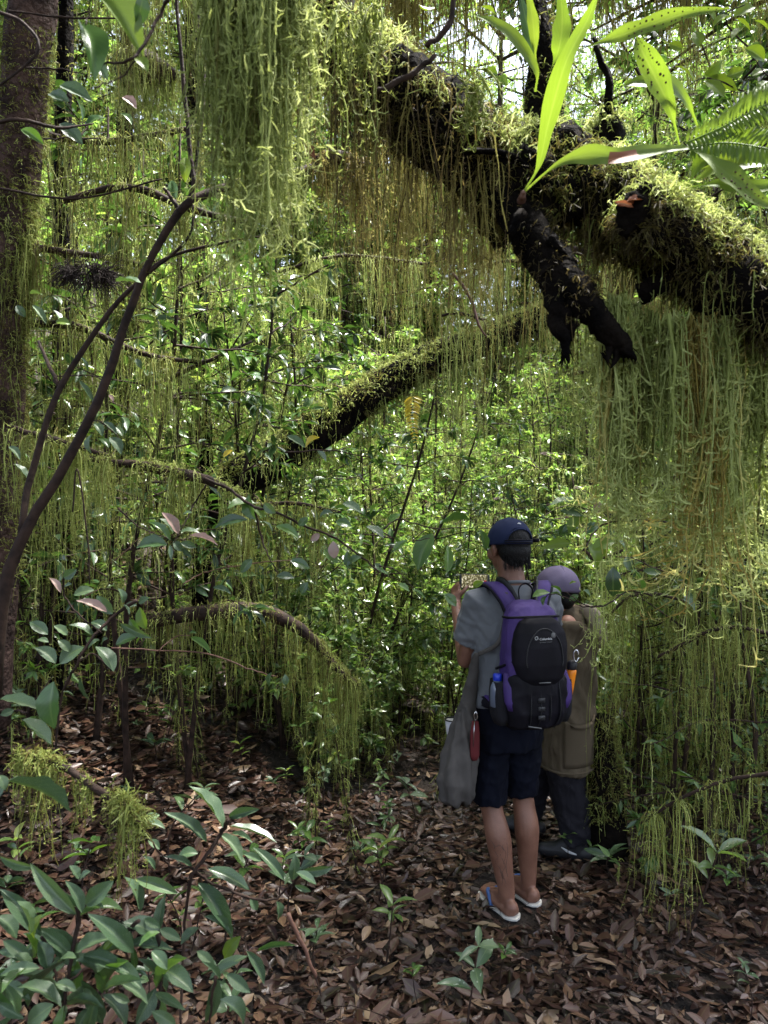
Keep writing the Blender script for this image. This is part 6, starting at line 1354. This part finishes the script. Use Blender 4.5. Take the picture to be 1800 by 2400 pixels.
for sg in (-1, 1): leaf_cloud(b, pts, nrm(np.array([sg, 0, -.5]) + rng.normal(0, .1, (16, 3))), nrm(np.array([0, -1, .4]) + rng.normal(0, .2, (16, 3))), L, L * .36, TPL_MID)
b.build('fronds', LEAF_YEL, yf)

# ------------------------------------------------------------------ seedlings on the forest floor
SEED = []
for k in range(5):
    t = thing('seedling', 'x', 'seedling'); h = rng.uniform(.10, .28); w = Buf(); l = Buf()
    pts = catmull([[0, 0, -.02], [rng.normal(0, .015), rng.normal(0, .015), h * .5], [rng.normal(0, .03), rng.normal(0, .03), h]], 8); tube(w, pts, np.linspace(.0032, .0018, 8), sides=5)
    n = rng.integers(6, 12); a = np.arange(n) * 2.4 + rng.uniform(0, 6); pos = pts[np.clip(7 - (np.arange(n) // 3), 2, 7)]; el = rng.uniform(-.1, .5, n)
    leaf_cloud(l, pos, np.stack([np.cos(a), np.sin(a), el], -1), nrm(np.array([0, 0, 1.0]) + rng.normal(0, .25, (n, 3))), rng.uniform(.045, .09, n), rng.uniform(.016, .03, n), TPL_MID)
    w.build('stem', BARK_TWIG, t); l.build('leaves', (LEAF_GREY, LEAF_MID, LEAF_FAR)[k % 3], t); SEED.append(t)
SU = set()
def gz(x, y):
    px = 900 + x / y * F
    return ('at the left edge' if px < 300 else 'left of the path' if px < 700 else 'in mid path' if px < 1050 else 'right of the path' if px < 1400 else 'at the far right') + (', near' if y < 3.2 else ', midway' if y < 4.6 else ', farther back')
def seed(x, y, s, label=None, group=None):
    r = SEED[rng.integers(0, 5)]
    if r.name in SU: r = dup(r, (0, 0, 0))
    else: SU.add(r.name)
    r.location = (x, y, float(hgt(x, y))); r.rotation_euler = (rng.normal(0, .12), rng.normal(0, .12), rng.uniform(0, 6.28)); r.scale = (s, s, s); r['label'] = label
    if group: r['group'] = group
for px, py, s, lab in ((900, 2290, 1.3, 'seedling with pale narrow leaves at the lower middle of the litter'), (930, 2000, 1.4, 'leafy seedling beside the feet of the man, left of the sandals'), (870, 1760, 1.2, 'bright seedling in the sunlit litter left of the cloth bag'), (1600, 2230, 2.0, 'tall seedling with tiered dark leaves at the lower right'),
                       (1500, 2050, 1.2, 'seedling between the stump and the lower right moss fringe'), (1330, 2030, .8, 'tiny fern like seedling before the shoe of the stooping person'), (60, 2120, 1.2, 'seedling at the left edge of the litter'), (1170, 2330, .8, 'tiny seedling at the bottom edge of the path')):
    g = on_ground(px, py, 1.9); seed(g[0], g[1], s, lab)
for k in range(190):
    y = 2.3 + 5.2 * rng.random() ** .9; x = rng.uniform(-.55 * y, .55 * y)
    if k > 110: x = rng.uniform(-.5, .02) * y if k < 160 else rng.uniform(.32, .55) * y
    if abs(x - .6) < .3 and y < 4.3: continue
    if y < 3.0 and x > -.1 and rng.random() < .6: continue
    seed(x, y, rng.uniform(.6, 1.5), 'small green seedling in the leaf litter ' + gz(x, y), 'seedlings scattered over the leaf litter')
for r in SEED:
    if r.name not in SU: r.location = (-.5, 4.6, float(hgt(-.5, 4.6))); r['label'] = 'small green seedling sprouting through the leaf litter'; r['group'] = 'seedlings scattered over the leaf litter'
# thin mossy shoots standing in the litter, hung with moss
SHO = []
for k in range(4):
    t = thing('mossy_shoot', 'x', 'shoot'); h = rng.uniform(.45, .95); w = Buf(); l = Buf(); m = Buf()
    pts = catmull([[0, 0, -.03], [rng.normal(0, .03), rng.normal(0, .03), h * .5], [rng.normal(0, .06), rng.normal(0, .06), h]], 12); tube(w, pts, np.linspace(.005, .0025, 12), sides=5)
    n = 9; a = np.arange(n) * 2.4; leaf_cloud(l, pts[np.clip(11 - np.arange(n) // 4 * 2, 3, 11)], np.stack([np.cos(a), np.sin(a), rng.uniform(-.2, .5, n)], -1), nrm(np.array([0, 0, 1.0]) + rng.normal(0, .25, (n, 3))), rng.uniform(.05, .09, n), rng.uniform(.018, .028, n), TPL_MID)
    S = pts[rng.integers(1, 12, 110)]; strands(m, S, nrm(rng.normal(0, 1, (110, 3))), rng.uniform(.03, .13, 110), K=6, r=.0018, wob=.25, grav=2, sides=2, nb=6, bl=.014, tint=(.55, .2))
    w.build('stem', BARK_TWIG, t); l.build('leaves', LEAF_MID, t); m.build('stem_moss', MOSS, t); SHO.append(t)
hu = set()
for k in range(46):
    y = rng.uniform(3.2, 6.5); x = (rng.uniform(-.32, -.02) if k < 14 else rng.uniform(-.5, .5)) * y + (.25 if k < 14 else 0)
    if abs(x - .62) < .45 and y < 4.4: continue
    r = SHO[k % 4]
    if r.name in hu: r = dup(r, (0, 0, 0))
    else: hu.add(r.name)
    r.location = (x, y, float(hgt(x, y))); r.rotation_euler = (rng.normal(0, .08), rng.normal(0, .08), rng.uniform(0, 6.28)); r['label'] = 'thin shoot wrapped in olive moss in the litter ' + gz(x, y); r['group'] = 'mossy shoots in the leaf litter'
# pale mushroom cap before the stooping person
g = on_ground(1355, 2028); mu = thing('mushroom', 'small pale brown mushroom beside the shoe of the stooping person', 'mushroom', g); b = Buf()
loft(b, [(g + UP * z, np.array([q, 0, 0]), np.array([0, q, 0])) for z, q in ((.030, .022), (.034, .024), (.040, .018), (.043, .006))], 16); b.build('mushroom_cap', plain('mushroom', (.30, .18, .10), .6), mu)
b = Buf(); tube(b, [g - UP * .01, g + UP * .032], [.005, .004], sides=8); b.build('stalk', plain('mushroom stalk', (.35, .27, .2), .7), mu)
